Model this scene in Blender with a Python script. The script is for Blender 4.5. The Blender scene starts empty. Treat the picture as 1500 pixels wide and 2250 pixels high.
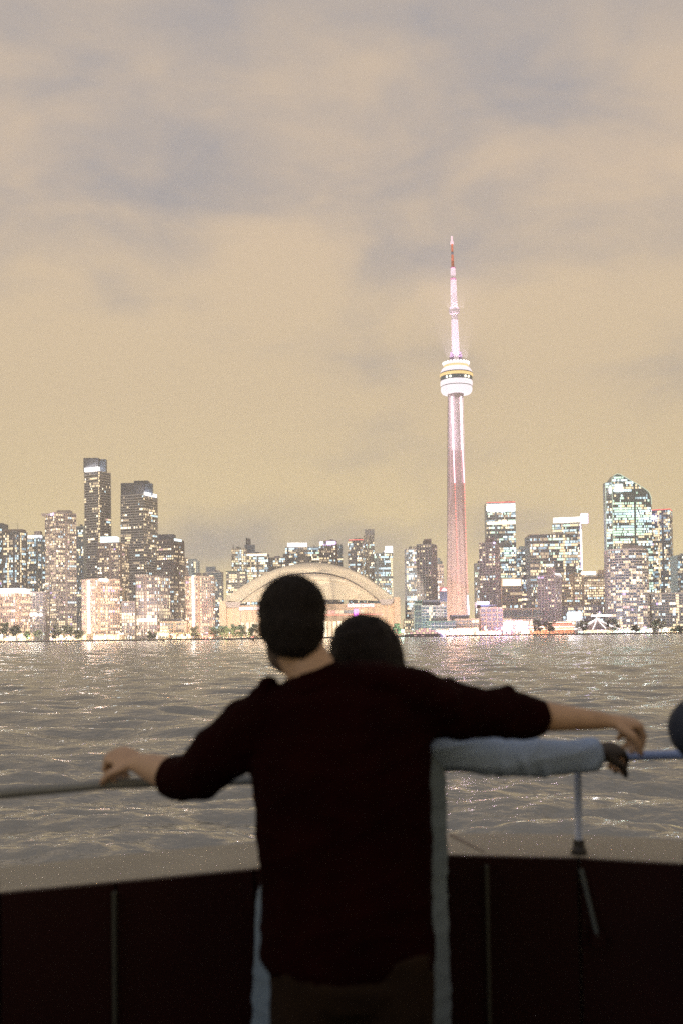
import bpy, bmesh, math, random
import numpy as np
from mathutils import Vector, Matrix, noise

SC = bpy.context.scene
COL = SC.collection
R = math.radians
RNG = random.Random(7)

# ---------------------------------------------------------------- camera
F = 2300.0                       # focal length in photo pixels (photo is 1500 x 2250)
PITCH, ROLL = R(2.0), R(-0.78)
HORIZON = 1394.0                 # photo row of the horizon in the middle of the frame
CAM = Vector((0, 0, 1.6))
ROT = Matrix.Rotation(math.pi / 2 + PITCH, 3, 'X') @ Matrix.Rotation(ROLL, 3, 'Z')
SHIFT = (HORIZON - 1125) / F - math.tan(PITCH)
cam_data = bpy.data.cameras.new('camera')
cam_data.sensor_fit = 'VERTICAL'
cam_data.sensor_height = 36.0
cam_data.sensor_width = 24.0
cam_data.lens = 36.0 * F / 2250
cam_data.shift_y = SHIFT * F / 2250
cam_data.clip_start = 0.05
cam_data.clip_end = 20000
cam_data.dof.use_dof = True
cam_data.dof.focus_distance = 900
cam_data.dof.aperture_fstop = 2.6
cam = bpy.data.objects.new('camera', cam_data)
COL.objects.link(cam)
cam.matrix_world = Matrix.Translation(CAM) @ ROT.to_4x4()
SC.camera = cam

# ---------------------------------------------------------------- sky
world = bpy.data.worlds.new('World')
SC.world = world
world.use_nodes = True
wn, wl = world.node_tree.nodes, world.node_tree.links
wn.clear()
def W(t, **kw):
    n = wn.new(t)
    for k, v in kw.items():
        setattr(n, k, v)
    return n
tc = W('ShaderNodeTexCoord')
sep = W('ShaderNodeSeparateXYZ'); wl.new(tc.outputs['Generated'], sep.inputs[0])
mp = W('ShaderNodeMapping'); mp.inputs['Scale'].default_value = (1.0, 1.0, 2.1); mp.inputs['Rotation'].default_value = (0.0, R(10), 0.0)
mp.inputs['Location'].default_value = (12.35, 2.53, 0.04)
wl.new(tc.outputs['Generated'], mp.inputs[0])
n1 = W('ShaderNodeTexNoise'); n1.inputs['Scale'].default_value = 2.6; n1.inputs['Detail'].default_value = 3.5; n1.inputs['Roughness'].default_value = 0.45
n1.inputs['Distortion'].default_value = 0.35
n2 = W('ShaderNodeTexNoise'); n2.inputs['Scale'].default_value = 7.5; n2.inputs['Detail'].default_value = 4.5; n2.inputs['Roughness'].default_value = 0.5
n2.inputs['Distortion'].default_value = 0.3
wl.new(mp.outputs[0], n1.inputs['Vector']); wl.new(mp.outputs[0], n2.inputs['Vector'])
mixn = W('ShaderNodeMath', operation='MULTIPLY_ADD'); mixn.inputs[1].default_value = 0.46
half = W('ShaderNodeMath', operation='MULTIPLY'); half.inputs[1].default_value = 0.54
wl.new(n1.outputs['Fac'], half.inputs[0]); wl.new(n2.outputs['Fac'], mixn.inputs[0]); wl.new(half.outputs[0], mixn.inputs[2])
# more gaps (thinner cloud) higher up
elev = W('ShaderNodeMapRange'); elev.inputs['From Min'].default_value = 0.05; elev.inputs['From Max'].default_value = 0.55
elev.inputs['To Min'].default_value = -0.085; elev.inputs['To Max'].default_value = 0.10
wl.new(sep.outputs['Z'], elev.inputs['Value'])
gapv = W('ShaderNodeMath', operation='ADD'); wl.new(mixn.outputs[0], gapv.inputs[0]); wl.new(elev.outputs[0], gapv.inputs[1])
gap = W('ShaderNodeMapRange', interpolation_type='SMOOTHSTEP'); gap.inputs['From Min'].default_value = 0.43; gap.inputs['From Max'].default_value = 0.75
wl.new(gapv.outputs[0], gap.inputs['Value'])
ramp = W('ShaderNodeValToRGB')          # glow of the city on the cloud base, by elevation
e = ramp.color_ramp.elements
e[0].position = 0.0; e[0].color = (1.02, 0.82, 0.42, 1)
e[1].position = 1.0; e[1].color = (0.36, 0.30, 0.265, 1)
for p, c in ((0.05, (0.90, 0.72, 0.38)), (0.11, (0.78, 0.615, 0.34)), (0.22, (0.71, 0.55, 0.345)), (0.40, (0.62, 0.48, 0.35)), (0.56, (0.48, 0.395, 0.325))):
    q = e.new(p); q.color = c + (1,)
wl.new(sep.outputs['Z'], ramp.inputs[0])
nish = W('ShaderNodeTexSky', sky_type='NISHITA', sun_disc=False, sun_elevation=R(-2.0), sun_rotation=R(250))
gapcol = W('ShaderNodeMix', data_type='RGBA', blend_type='ADD'); gapcol.inputs['Factor'].default_value = 1.0
sky_dim = W('ShaderNodeMix', data_type='RGBA', blend_type='MULTIPLY'); sky_dim.inputs['Factor'].default_value = 1.0
sky_dim.inputs[7].default_value = (0.05, 0.05, 0.05, 1)
wl.new(nish.outputs[0], sky_dim.inputs[6])
wl.new(sky_dim.outputs[2], gapcol.inputs[6]); gapcol.inputs[7].default_value = (0.30, 0.295, 0.325, 1)
mixc = W('ShaderNodeMix', data_type='RGBA'); wl.new(gap.outputs[0], mixc.inputs['Factor'])
wl.new(ramp.outputs[0], mixc.inputs[6]); wl.new(gapcol.outputs[2], mixc.inputs[7])
bg = W('ShaderNodeBackground'); bg.inputs['Strength'].default_value = 1.24
wo = W('ShaderNodeOutputWorld')
wl.new(mixc.outputs[2], bg.inputs['Color']); wl.new(bg.outputs[0], wo.inputs['Surface'])

# ---------------------------------------------------------------- added blue fill from behind the boat to tint the rails (weak, wide)
sun_d = bpy.data.lights.new('sun', 'SUN')
sun_d.energy = 0.5
sun_d.angle = R(25)
sun_d.color = (0.62, 0.78, 1.0)
sun = bpy.data.objects.new('sun', sun_d)
COL.objects.link(sun)
sun.rotation_euler = (R(62), 0, R(-40))

SC.view_settings.view_transform = 'Standard'
SC.view_settings.look = 'None'
SC.view_settings.exposure = 0.0
SC.view_settings.gamma = 1.0
SC.view_settings.use_curve_mapping = False
SC.render.engine = 'CYCLES'
SC.cycles.use_denoising = False      # the photograph is grainy; leave the sampling grain in
SC.cycles.sample_clamp_direct = 3
SC.cycles.max_bounces = 6
SC.cycles.volume_bounces = 0
SC.cycles.sample_clamp_indirect = 24
SC.cycles.caustics_reflective = False
SC.cycles.caustics_refractive = False

# ---------------------------------------------------------------- helpers
def ray(px, py):
    return ROT @ Vector(((px - 750) / F, (1125 - py) / F + SHIFT, -1))
def P(px, py, Y):
    d = ray(px, py)
    return CAM + d * (Y / d.y)
def Pz(px, py, z):
    d = ray(px, py)
    return CAM + d * ((z - CAM.z) / d.z)

MATS = {}
def mat(name, col, rough=0.7, metal=0.0, spec=0.5, var=0.0, vscale=0.3, bump=0.0, bscale=30.0):
    if name in MATS:
        return MATS[name]
    m = bpy.data.materials.new(name)
    m.use_nodes = True
    nt = m.node_tree
    b = nt.nodes['Principled BSDF']
    b.inputs['Base Color'].default_value = tuple(col) + (1,)
    b.inputs['Roughness'].default_value = rough
    b.inputs['Metallic'].default_value = metal
    b.inputs['Specular IOR Level'].default_value = spec
    if var or bump:
        t = nt.nodes.new('ShaderNodeTexCoord')
    if var:
        nz = nt.nodes.new('ShaderNodeTexNoise'); nz.inputs['Scale'].default_value = vscale; nz.inputs['Detail'].default_value = 5
        nt.links.new(t.outputs['Object'], nz.inputs['Vector'])
        mr = nt.nodes.new('ShaderNodeMapRange'); mr.inputs['From Min'].default_value = 0.25; mr.inputs['From Max'].default_value = 0.75
        mr.inputs['To Min'].default_value = 1 - var; mr.inputs['To Max'].default_value = 1 + var
        nt.links.new(nz.outputs['Fac'], mr.inputs['Value'])
        mx = nt.nodes.new('ShaderNodeMix'); mx.data_type = 'RGBA'; mx.blend_type = 'MULTIPLY'; mx.inputs['Factor'].default_value = 1
        mx.inputs[6].default_value = tuple(col) + (1,)
        nt.links.new(mr.outputs[0], mx.inputs[7])
        nt.links.new(mx.outputs[2], b.inputs['Base Color'])
    if bump:
        nz2 = nt.nodes.new('ShaderNodeTexNoise'); nz2.inputs['Scale'].default_value = bscale; nz2.inputs['Detail'].default_value = 4
        nt.links.new(t.outputs['Object'], nz2.inputs['Vector'])
        bp = nt.nodes.new('ShaderNodeBump'); bp.inputs['Strength'].default_value = bump; bp.inputs['Distance'].default_value = 0.01
        nt.links.new(nz2.outputs['Fac'], bp.inputs['Height'])
        nt.links.new(bp.outputs[0], b.inputs['Normal'])
    MATS[name] = m
    return m

def glow(name, col, s, sampled=False):
    if name in MATS:
        return MATS[name]
    m = bpy.data.materials.new(name)
    m.use_nodes = True
    b = m.node_tree.nodes['Principled BSDF']
    b.inputs['Base Color'].default_value = (0.2, 0.2, 0.2, 1)
    b.inputs['Emission Color'].default_value = tuple(col) + (1,)
    b.inputs['Emission Strength'].default_value = s
    if not sampled:
        m.cycles.emission_sampling = 'NONE'
    MATS[name] = m
    return m

def tag(o, label=None, cat=None, group=None, kind=None):
    if label: o['label'] = label
    if cat: o['category'] = cat
    if group: o['group'] = group
    if kind: o['kind'] = kind
    return o
def empty(name, loc, label=None, cat=None, group=None):
    o = bpy.data.objects.new(name, None)
    COL.objects.link(o)
    o.location = loc
    o.empty_display_size = 0.2
    return tag(o, label, cat, group)
def link(name, me, parent=None, smooth=False):
    o = bpy.data.objects.new(name, me)
    COL.objects.link(o)
    if parent is not None:
        o.parent = parent
        o.matrix_parent_inverse = Matrix.Translation(-parent.location)
    if smooth:
        me.polygons.foreach_set('use_smooth', [True] * len(me.polygons))
    return o

class MB:
    """collects world-space polygons; build() links them as one mesh object"""
    def __init__(s):
        s.v, s.f, s.m = [], [], []
    def poly(s, pts, mi=0):
        i = len(s.v)
        s.v += [tuple(p) for p in pts]
        s.f.append(tuple(range(i, i + len(pts))))
        s.m.append(mi)
    def prism(s, base, z0, z1, mi=0, caps=True):
        """base: list of (x,y) counter-clockwise"""
        i = len(s.v); n = len(base)
        s.v += [(x, y, z0) for x, y in base] + [(x, y, z1) for x, y in base]
        for k in range(n):
            a, b = i + k, i + (k + 1) % n
            s.f.append((a, b, b + n, a + n)); s.m.append(mi)
        if caps:
            s.f.append(tuple(i + n + k for k in range(n))); s.m.append(mi)
            s.f.append(tuple(i + n - 1 - k for k in range(n))); s.m.append(mi)
    def box(s, x0, x1, y0, y1, z0, z1, mi=0):
        s.prism([(x0, y0), (x1, y0), (x1, y1), (x0, y1)], z0, z1, mi)
    def obox(s, o, u, v, w, mi=0):
        """box from corner o with edge vectors u, v, w"""
        o, u, v, w = map(Vector, (o, u, v, w))
        c = [o, o + u, o + u + v, o + v]
        c += [p + w for p in c]
        i = len(s.v)
        s.v += [tuple(p) for p in c]
        for f in ((0, 3, 2, 1), (4, 5, 6, 7), (0, 1, 5, 4), (1, 2, 6, 5), (2, 3, 7, 6), (3, 0, 4, 7)):
            s.f.append(tuple(i + k for k in f)); s.m.append(mi)
    def tube(s, pts, r, n=8, mi=0):
        pts = [Vector(p) for p in pts]
        rs = r if isinstance(r, (list, tuple)) else [r] * len(pts)
        i0 = len(s.v)
        for k, p in enumerate(pts):
            d = (pts[min(k + 1, len(pts) - 1)] - pts[max(k - 1, 0)]).normalized()
            a = d.cross(Vector((0, 0, 1)))
            if a.length < 0.05: a = d.cross(Vector((1, 0, 0)))
            a.normalize(); b = d.cross(a)
            for j in range(n):
                t = 2 * math.pi * j / n
                s.v.append(tuple(p + (a * math.cos(t) + b * math.sin(t)) * rs[k]))
        for k in range(len(pts) - 1):
            for j in range(n):
                a, b = i0 + k * n + j, i0 + k * n + (j + 1) % n
                s.f.append((a, b, b + n, a + n)); s.m.append(mi)
        s.f.append(tuple(i0 + j for j in range(n))); s.m.append(mi)
        s.f.append(tuple(i0 + (len(pts) - 1) * n + n - 1 - j for j in range(n))); s.m.append(mi)
    def lathe(s, cx, cy, prof, n=24, mi=0):
        i0 = len(s.v)
        for r, z in prof:
            for j in range(n):
                t = 2 * math.pi * j / n
                s.v.append((cx + r * math.cos(t), cy + r * math.sin(t), z))
        for k in range(len(prof) - 1):
            for j in range(n):
                a, b = i0 + k * n + j, i0 + k * n + (j + 1) % n
                s.f.append((a, b, b + n, a + n)); s.m.append(mi)
        s.f.append(tuple(i0 + (len(prof) - 1) * n + j for j in range(n))); s.m.append(mi)
        s.f.append(tuple(i0 + n - 1 - j for j in range(n))); s.m.append(mi)
    def build(s, name, mats, parent=None, smooth=False, kind=None):
        me = bpy.data.meshes.new(name)
        me.from_pydata(s.v, [], s.f)
        if not isinstance(mats, (list, tuple)): mats = [mats]
        for m in mats: me.materials.append(m)
        if len(mats) > 1: me.polygons.foreach_set('material_index', s.m)
        me.update()
        o = link(name, me, parent, smooth)
        if kind: o['kind'] = kind
        return o
def part(name, mats, parent, fn, **kw):
    b = MB(); fn(b)
    return b.build(name, mats, parent, **kw)

WATER_Z, LAND_Z = -2.6, -1.3
SHORE = 1190.0                   # metres to the quay
# ---------------------------------------------------------------- water
def make_water():
    rng = np.random.default_rng(11)
    near = np.linspace(-60, 5, 14)
    far = 6.0 * np.exp(np.linspace(0, math.log(1600 / 6.0), 900))
    ys = np.concatenate([near, far])
    nx = 420
    t = np.linspace(-1, 1, nx)
    half = np.maximum(np.abs(ys), 12) * 0.46 + 14
    half = np.where(ys > 900, half + (ys - 900) * 3.0, half)
    # columns packed in the middle, a few spread far out to the sides
    tt = np.where(np.abs(t) > 0.93, np.sign(t) * (0.93 + (np.abs(t) - 0.93) * 60), t)
    X = np.clip(half[:, None] * tt[None, :], -2000 + 20 * tt[None, :], 2000 + 20 * tt[None, :])
    Y = np.repeat(ys[:, None], nx, 1)
    dy = np.gradient(ys)[:, None]
    dx = (half * 2 / nx)[:, None]
    cell = np.maximum(dy, dx * 0.55)
    Z = np.zeros_like(X)
    for lam in np.geomspace(0.35, 13.0, 76):
        th = rng.normal(0.12, 0.42) + math.pi / 2
        k = 2 * math.pi / lam
        slope = 0.060 * (1.6 if lam < 1.6 else 1.3 * (1.6 / lam) ** 0.55)
        amp = slope / k
        fade = np.clip((lam / cell - 2.2) / 2.0, 0, 1)
        ph = k * (X * math.cos(th) + Y * math.sin(th)) + rng.uniform(0, 6.28)
        # waves come in packets so that crests break up
        kp = k * rng.uniform(0.10, 0.2)
        thp = th + rng.uniform(0.7, 2.4)
        env = 0.5 + 0.9 * np.sin(kp * (X * math.cos(thp) + Y * math.sin(thp)) + rng.uniform(0, 6.28))
        s = np.sin(ph)
        Z += amp * fade * env * (s + 0.22 * np.cos(2 * ph))
    V = np.stack([X, Y, Z + WATER_Z], -1).reshape(-1, 3)
    ny = len(ys)
    i = (np.arange(ny - 1)[:, None] * nx + np.arange(nx - 1)[None, :]).reshape(-1)
    faces = np.stack([i, i + 1, i + nx + 1, i + nx], -1)
    me = bpy.data.meshes.new('water')
    me.vertices.add(len(V)); me.vertices.foreach_set('co', V.astype(np.float32).reshape(-1))
    me.loops.add(faces.size); me.loops.foreach_set('vertex_index', faces.reshape(-1).astype(np.int32))
    me.polygons.add(len(faces)); me.polygons.foreach_set('loop_start', np.arange(0, faces.size, 4, dtype=np.int32))
    me.update(calc_edges=True)
    me.polygons.foreach_set('use_smooth', np.ones(len(faces), dtype=bool))
    m = bpy.data.materials.new('lake_water'); m.use_nodes = True
    nt = m.node_tree; b = nt.nodes['Principled BSDF']
    b.inputs['Base Color'].default_value = (0.115, 0.112, 0.085, 1)
    b.inputs['Roughness'].default_value = 0.09
    b.inputs['IOR'].default_value = 2.6
    g = nt.nodes.new('ShaderNodeNewGeometry')
    ln = nt.nodes.new('ShaderNodeVectorMath'); ln.operation = 'LENGTH'; nt.links.new(g.outputs['Position'], ln.inputs[0])
    rg_ = nt.nodes.new('ShaderNodeMapRange'); rg_.inputs['From Min'].default_value = 60; rg_.inputs['From Max'].default_value = 900   # chop too fine to model, out in the harbour
    rg_.inputs['To Min'].default_value = 0.025; rg_.inputs['To Max'].default_value = 0.15
    nt.links.new(ln.outputs['Value'], rg_.inputs['Value']); nt.links.new(rg_.outputs[0], b.inputs['Roughness'])
    mapn = nt.nodes.new('ShaderNodeMapping'); mapn.inputs['Scale'].default_value = (0.55, 1.0, 1.0)
    nt.links.new(g.outputs['Position'], mapn.inputs[0])
    last = None
    for sc, st, dist, det in ((5.0, 0.9, 0.075, 3), (1.6, 0.8, 0.12, 2)):
        nz = nt.nodes.new('ShaderNodeTexNoise'); nz.inputs['Scale'].default_value = sc; nz.inputs['Detail'].default_value = det; nz.inputs['Roughness'].default_value = 0.5
        nt.links.new(mapn.outputs[0], nz.inputs['Vector'])
        bp = nt.nodes.new('ShaderNodeBump'); bp.inputs['Strength'].default_value = st; bp.inputs['Distance'].default_value = dist
        nt.links.new(nz.outputs['Fac'], bp.inputs['Height'])
        if last: nt.links.new(last.outputs[0], bp.inputs['Normal'])
        last = bp
    nt.links.new(last.outputs[0], b.inputs['Normal'])
    me.materials.append(m)
    tag(link('water', me), kind='structure')
make_water()

# ---------------------------------------------------------------- land and quay
m_land = mat('paving', (0.20, 0.16, 0.12), 0.9, var=0.3, vscale=0.05)
m_quay = mat('quay_concrete', (0.10, 0.085, 0.07), 0.9, var=0.3, vscale=0.2)
b = MB()
b.prism([(-2150, SHORE), (2150, SHORE), (2150, 2400), (-2150, 2400)], LAND_Z - 4, LAND_Z)
tag(b.build('ground', m_land), kind='structure')
b = MB()
for k in range(60):
    x0 = -900 + k * 30
    b.box(x0, x0 + 29.8, SHORE - 1.2, SHORE + 0.4, WATER_Z - 3, LAND_Z + 0.25)
tag(b.build('quay_edge', m_quay), kind='structure')

# ---------------------------------------------------------------- building kit
LIT = {
    'w1': glow('window_warm_dim', (1.0, 0.74, 0.46), 0.85),
    'w2': glow('window_warm', (1.0, 0.76, 0.44), 2.0),
    'w3': glow('window_warm_bright', (1.0, 0.86, 0.60), 16.0),
    'c1': glow('window_cool_dim', (0.52, 0.80, 1.0), 0.85),
    'c2': glow('window_cool', (0.64, 0.90, 1.0), 1.9),
    'c3': glow('window_cool_bright', (0.78, 0.98, 1.0), 16.0),
    'p2': glow('window_violet', (0.70, 0.48, 1.0), 1.6),
    'r2': glow('window_pink', (1.0, 0.55, 0.55), 1.4),
    'g2': glow('window_green', (0.68, 1.0, 0.74), 2.0),
    'w4': glow('glint_front_warm', (1.0, 0.80, 0.48), 300, True), 'c4': glow('glint_front_cool', (0.52, 1.0, 0.80), 300, True), 'm4': glow('glint_front_pink', (1.0, 0.36, 0.66), 320, True), 'v4': glow('glint_front_violet', (0.60, 0.48, 1.0), 300, True), 'r4': glow('glint_front_red', (1.0, 0.22, 0.18), 60, True),  # overbright kiosk glows, added to throw coloured glints on the water
}
PAL = {
    'home': [('w1', 5), ('w2', 6), ('w3', 3), ('c2', 1.5), ('p2', .2), ('r2', .3)],
    'mixed': [('w1', 4), ('w2', 4), ('w3', 2), ('c1', 3), ('c2', 3), ('c3', 1), ('p2', .2)],
    'office': [('w1', 3), ('w2', 3), ('w3', 2), ('c1', 2), ('c2', 3), ('c3', 2), ('g2', 2)],
    'glintw': [('w4', 6), ('w2', 3), ('v4', .6)], 'glintc': [('c4', 6), ('w4', 3), ('c2', 2)], 'glintp': [('m4', 5), ('v4', 3), ('w4', 4)], 'glintr': [('r4', 3), ('w4', 4), ('w2', 2)],
    'green': [('g2', 6), ('c2', 4), ('c3', 5), ('w2', 3), ('w3', 4)],
}
def V2(c): return tuple(c)
GLASS_DARK = mat('glass_dark', (0.12, 0.13, 0.165), 0.25)
GLASS_BLUE = mat('glass_blue', (0.10, 0.15, 0.22), 0.2)
GLASS_GREY = mat('glass_grey', (0.15, 0.19, 0.21), 0.25)
WALL = {
    'beige': mat('wall_beige', (0.62, 0.46, 0.36), 0.85, var=0.12),
    'cream': mat('wall_cream', (0.62, 0.50, 0.36), 0.85, var=0.12),
    'pink': mat('wall_pinkish', (0.54, 0.47, 0.44), 0.85, var=0.12),
    'brown': mat('wall_brown', (0.25, 0.205, 0.19), 0.85, var=0.15),
    'taupe': mat('wall_taupe', (0.42, 0.385, 0.385), 0.85, var=0.12),
    'grey': mat('wall_grey', (0.42, 0.41, 0.42), 0.8, var=0.12),
    'dark': mat('wall_dark', (0.13, 0.135, 0.16), 0.6, var=0.12),
    'navy': mat('wall_navy', (0.13, 0.165, 0.23), 0.5, var=0.12),
    'slab': mat('slab_white', (0.72, 0.67, 0.64), 0.8, var=0.1),
    'steel': mat('wall_steel', (0.38, 0.45, 0.50), 0.5, var=0.1),
    'pale': mat('wall_pale', (0.60, 0.55, 0.48), 0.8, var=0.1),
    'teal': mat('roof_teal', (0.10, 0.17, 0.15), 0.7, var=0.1),
}
# style: wall, slab material, glass, floor height, bay, slab (thick, out), pier (width, out), share lit, palette, run length
STY = {
    'condo':   ('dark', 'slab', GLASS_DARK, 3.75, 3.6, (1.25, 1.3), (0.35, 0.15), 0.11, 'home', 1.6),
    'grid':    ('beige', 'beige', GLASS_DARK, 3.7, 3.7, (1.0, 0.45), (1.05, 0.55), 0.50, 'home', 1.5),
    'gridlow': ('beige', 'beige', GLASS_DARK, 3.7, 3.0, (0.9, 0.45), (0.9, 0.6), 0.30, 'home', 1.2),
    'brick':   ('brown', 'brown', GLASS_DARK, 3.7, 3.5, (1.0, 0.4), (0.9, 0.5), 0.42, 'home', 1.6),
    'tower':   ('pink', 'pink', GLASS_DARK, 3.1, 3.3, (0.95, 0.6), (0.8, 0.4), 0.50, 'home', 1.6),
    'taupe':   ('taupe', 'taupe', GLASS_DARK, 3.1, 4.2, (1.1, 0.5), (1.3, 1.0), 0.13, 'home', 1.2),
    'navy':    ('navy', 'grey', GLASS_BLUE, 3.3, 3.0, (0.5, 0.25), (0.3, 0.3), 0.33, 'mixed', 1.4),
    'blue':    ('steel', 'steel', GLASS_BLUE, 3.4, 3.2, (0.7, 0.25), (0.35, 0.25), 0.42, 'mixed', 1.6),
    'office':  ('navy', 'pale', GLASS_BLUE, 4.1, 3.0, (1.0, 0.35), (0.22, 0.15), 0.62, 'office', 2.6),
    'glass':   ('steel', 'steel', GLASS_GREY, 3.6, 3.2, (0.8, 0.3), (0.3, 0.2), 0.55, 'office', 2.2),
    'white':   ('pale', 'pale', GLASS_DARK, 3.4, 3.2, (0.9, 0.4), (0.8, 0.4), 0.55, 'office', 2.0),
    'plaza':   ('cream', 'cream', GLASS_GREY, 3.3, 3.2, (1.2, 0.4), (0.7, 0.3), 0.55, 'home', 2.0),
    'balc':    ('grey', 'slab', GLASS_BLUE, 3.2, 4.2, (0.85, 1.0), (0.6, 0.7), 0.34, 'home', 1.6),
    'glintw':   ('cream', 'cream', GLASS_GREY, 2.6, 2.2, (0.6, 0.3), (0.4, 0.2), 0.8, 'glintw', 1.5),
    'glintc':   ('grey', 'pale', GLASS_GREY, 2.6, 2.2, (0.6, 0.3), (0.4, 0.2), 0.8, 'glintc', 1.5),
    'glintp':   ('grey', 'pale', GLASS_GREY, 2.6, 2.2, (0.6, 0.3), (0.4, 0.2), 0.8, 'glintp', 1.5),
    'glintr':   ('brown', 'cream', GLASS_GREY, 2.6, 2.2, (0.6, 0.3), (0.4, 0.2), 0.8, 'glintr', 1.5),
    'dim':     ('dark', 'grey', GLASS_DARK, 3.4, 3.2, (0.7, 0.3), (0.5, 0.3), 0.28, 'mixed', 1.6),
}
def footprint(x0, x1, Y, split):
    """rectangular plan whose near corner sits at share `split` of the width (None: face-on)"""
    Wd = x1 - x0
    if split is None:
        d = max(14, min(Wd, 34))
        return [(x0, Y), (x1, Y), (x1, Y + d), (x0, Y + d)]
    s = split
    al = math.atan2(1 - s, s)
    a = s * Wd / math.cos(al); c = (1 - s) * Wd / math.sin(al)
    n = (x0 + s * Wd, Y)
    l = (n[0] - a * math.cos(al), Y + a * math.sin(al))
    r = (n[0] + c * math.sin(al), Y + c * math.cos(al))
    far = (l[0] + r[0] - n[0], l[1] + r[1] - n[1])
    return [n, r, far, l]

def facade(acc, p, q, z0, z1, sty, rng, lit, clip=None, fh=None, bay=None):
    """windows, floor slabs and piers on the wall from p to q (outward normal to the right of p->q)"""
    wall, slabm, glass, fh0, bay0, (st, so), (pw, po), lit0, pal, run = sty
    fh = fh or fh0; bay = bay or bay0
    lit = min(.97, (lit0 if lit is None else lit) * 1.18)
    p = Vector((p[0], p[1], 0)); q = Vector((q[0], q[1], 0))
    L = (q - p).length
    u = (q - p) / L
    nrm = Vector((u.y, -u.x, 0))
    nb = max(1, round(L / bay)); bw = L / nb
    nf = max(1, int((z1 - z0) / fh)); fhh = (z1 - z0) / nf
    names, weights = zip(*PAL[pal])
    up = Vector((0, 0, 1))
    blank = set(rng.sample(range(nb), min(nb, rng.choice((0, 1, 1, 2))))) if nb > 5 else set()      # stair cores without windows
    stair = rng.randrange(nb) if nb > 6 and rng.random() < .45 else -1                               # a stair column lit on every floor
    plant = rng.randrange(nf) if nf > 14 else -1                                                     # a dark plant floor
    for f in range(nf):
        zb = z0 + f * fhh
        pf = min(0.97, lit * rng.uniform(0.45, 1.5)) * (0.4 if clip and zb > z0 + (z1 - z0) * .80 else 1)
        cur = None; left = 0
        for c in range(nb):
            if left <= 0:
                cur = rng.choices(names, weights)[0] if rng.random() < pf else None
                left = max(1, rng.expovariate(1 / run))
            left -= 1
            ua, ub = c * bw + pw * 0.5, (c + 1) * bw - pw * 0.5
            if clip and zb + fhh > clip((ua + ub) / 2 / L): continue
            if c in blank: continue
            za, zc = zb + st * 0.5, zb + fhh - st * 0.5
            k = None if f == plant else 'w2' if c == stair else cur
            o = p + nrm * 0.06
            um = ua + (ub - ua) * rng.choice((0.35, 0.5, 0.65))
            for wa, wb in ((ua, um - 0.12), (um + 0.12, ub)):     # two panes to a bay, lit or not on their own
                kk = k if rng.random() > 0.22 else rng.choices(names, weights)[0] if rng.random() < lit * 0.5 else None
                if kk and kk[1] == '3' and rng.random() < 0.35: kk = kk[0] + '2'
                mi = 0 if not kk else acc['keys'].index(kk) + 1
                acc['win'].poly([o + u * wa + up * za, o + u * wb + up * za, o + u * wb + up * zc, o + u * wa + up * zc], mi)
        if so > 0 and (not clip):
            acc['slab'].obox(p + u * -0.0 + up * (zb - st * 0.5) + nrm * 0.02, u * L, nrm * so, up * st)
    if po > 0:
        for c in range(nb + 1):
            uc = c * bw
            a = max(0, uc - pw * 0.5); bb = min(L, uc + pw * 0.5)
            zt = z1 if not clip else min(z1, clip(min(0.999, max(0.001, uc / L))) - 0.5)
            acc['pier'].obox(p + u * a + up * z0 + nrm * 0.03, u * (bb - a), nrm * po, up * (zt - z0))

def new_acc():
    return {'win': MB(), 'slab': MB(), 'pier': MB(), 'keys': list(LIT)}
def finish_acc(acc, sty, root):
    if acc['win'].f: acc['win'].build('window', [sty[2]] + [LIT[k] for k in acc['keys']], root, kind='stuff')
    if acc['slab'].f: acc['slab'].build('floor_band', WALL[sty[1]], root, kind='stuff')
    if acc['pier'].f: acc['pier'].build('pier', WALL[sty[0]] if sty[0] not in ('dark', 'navy') else WALL[sty[1]], root, kind='stuff')

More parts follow.
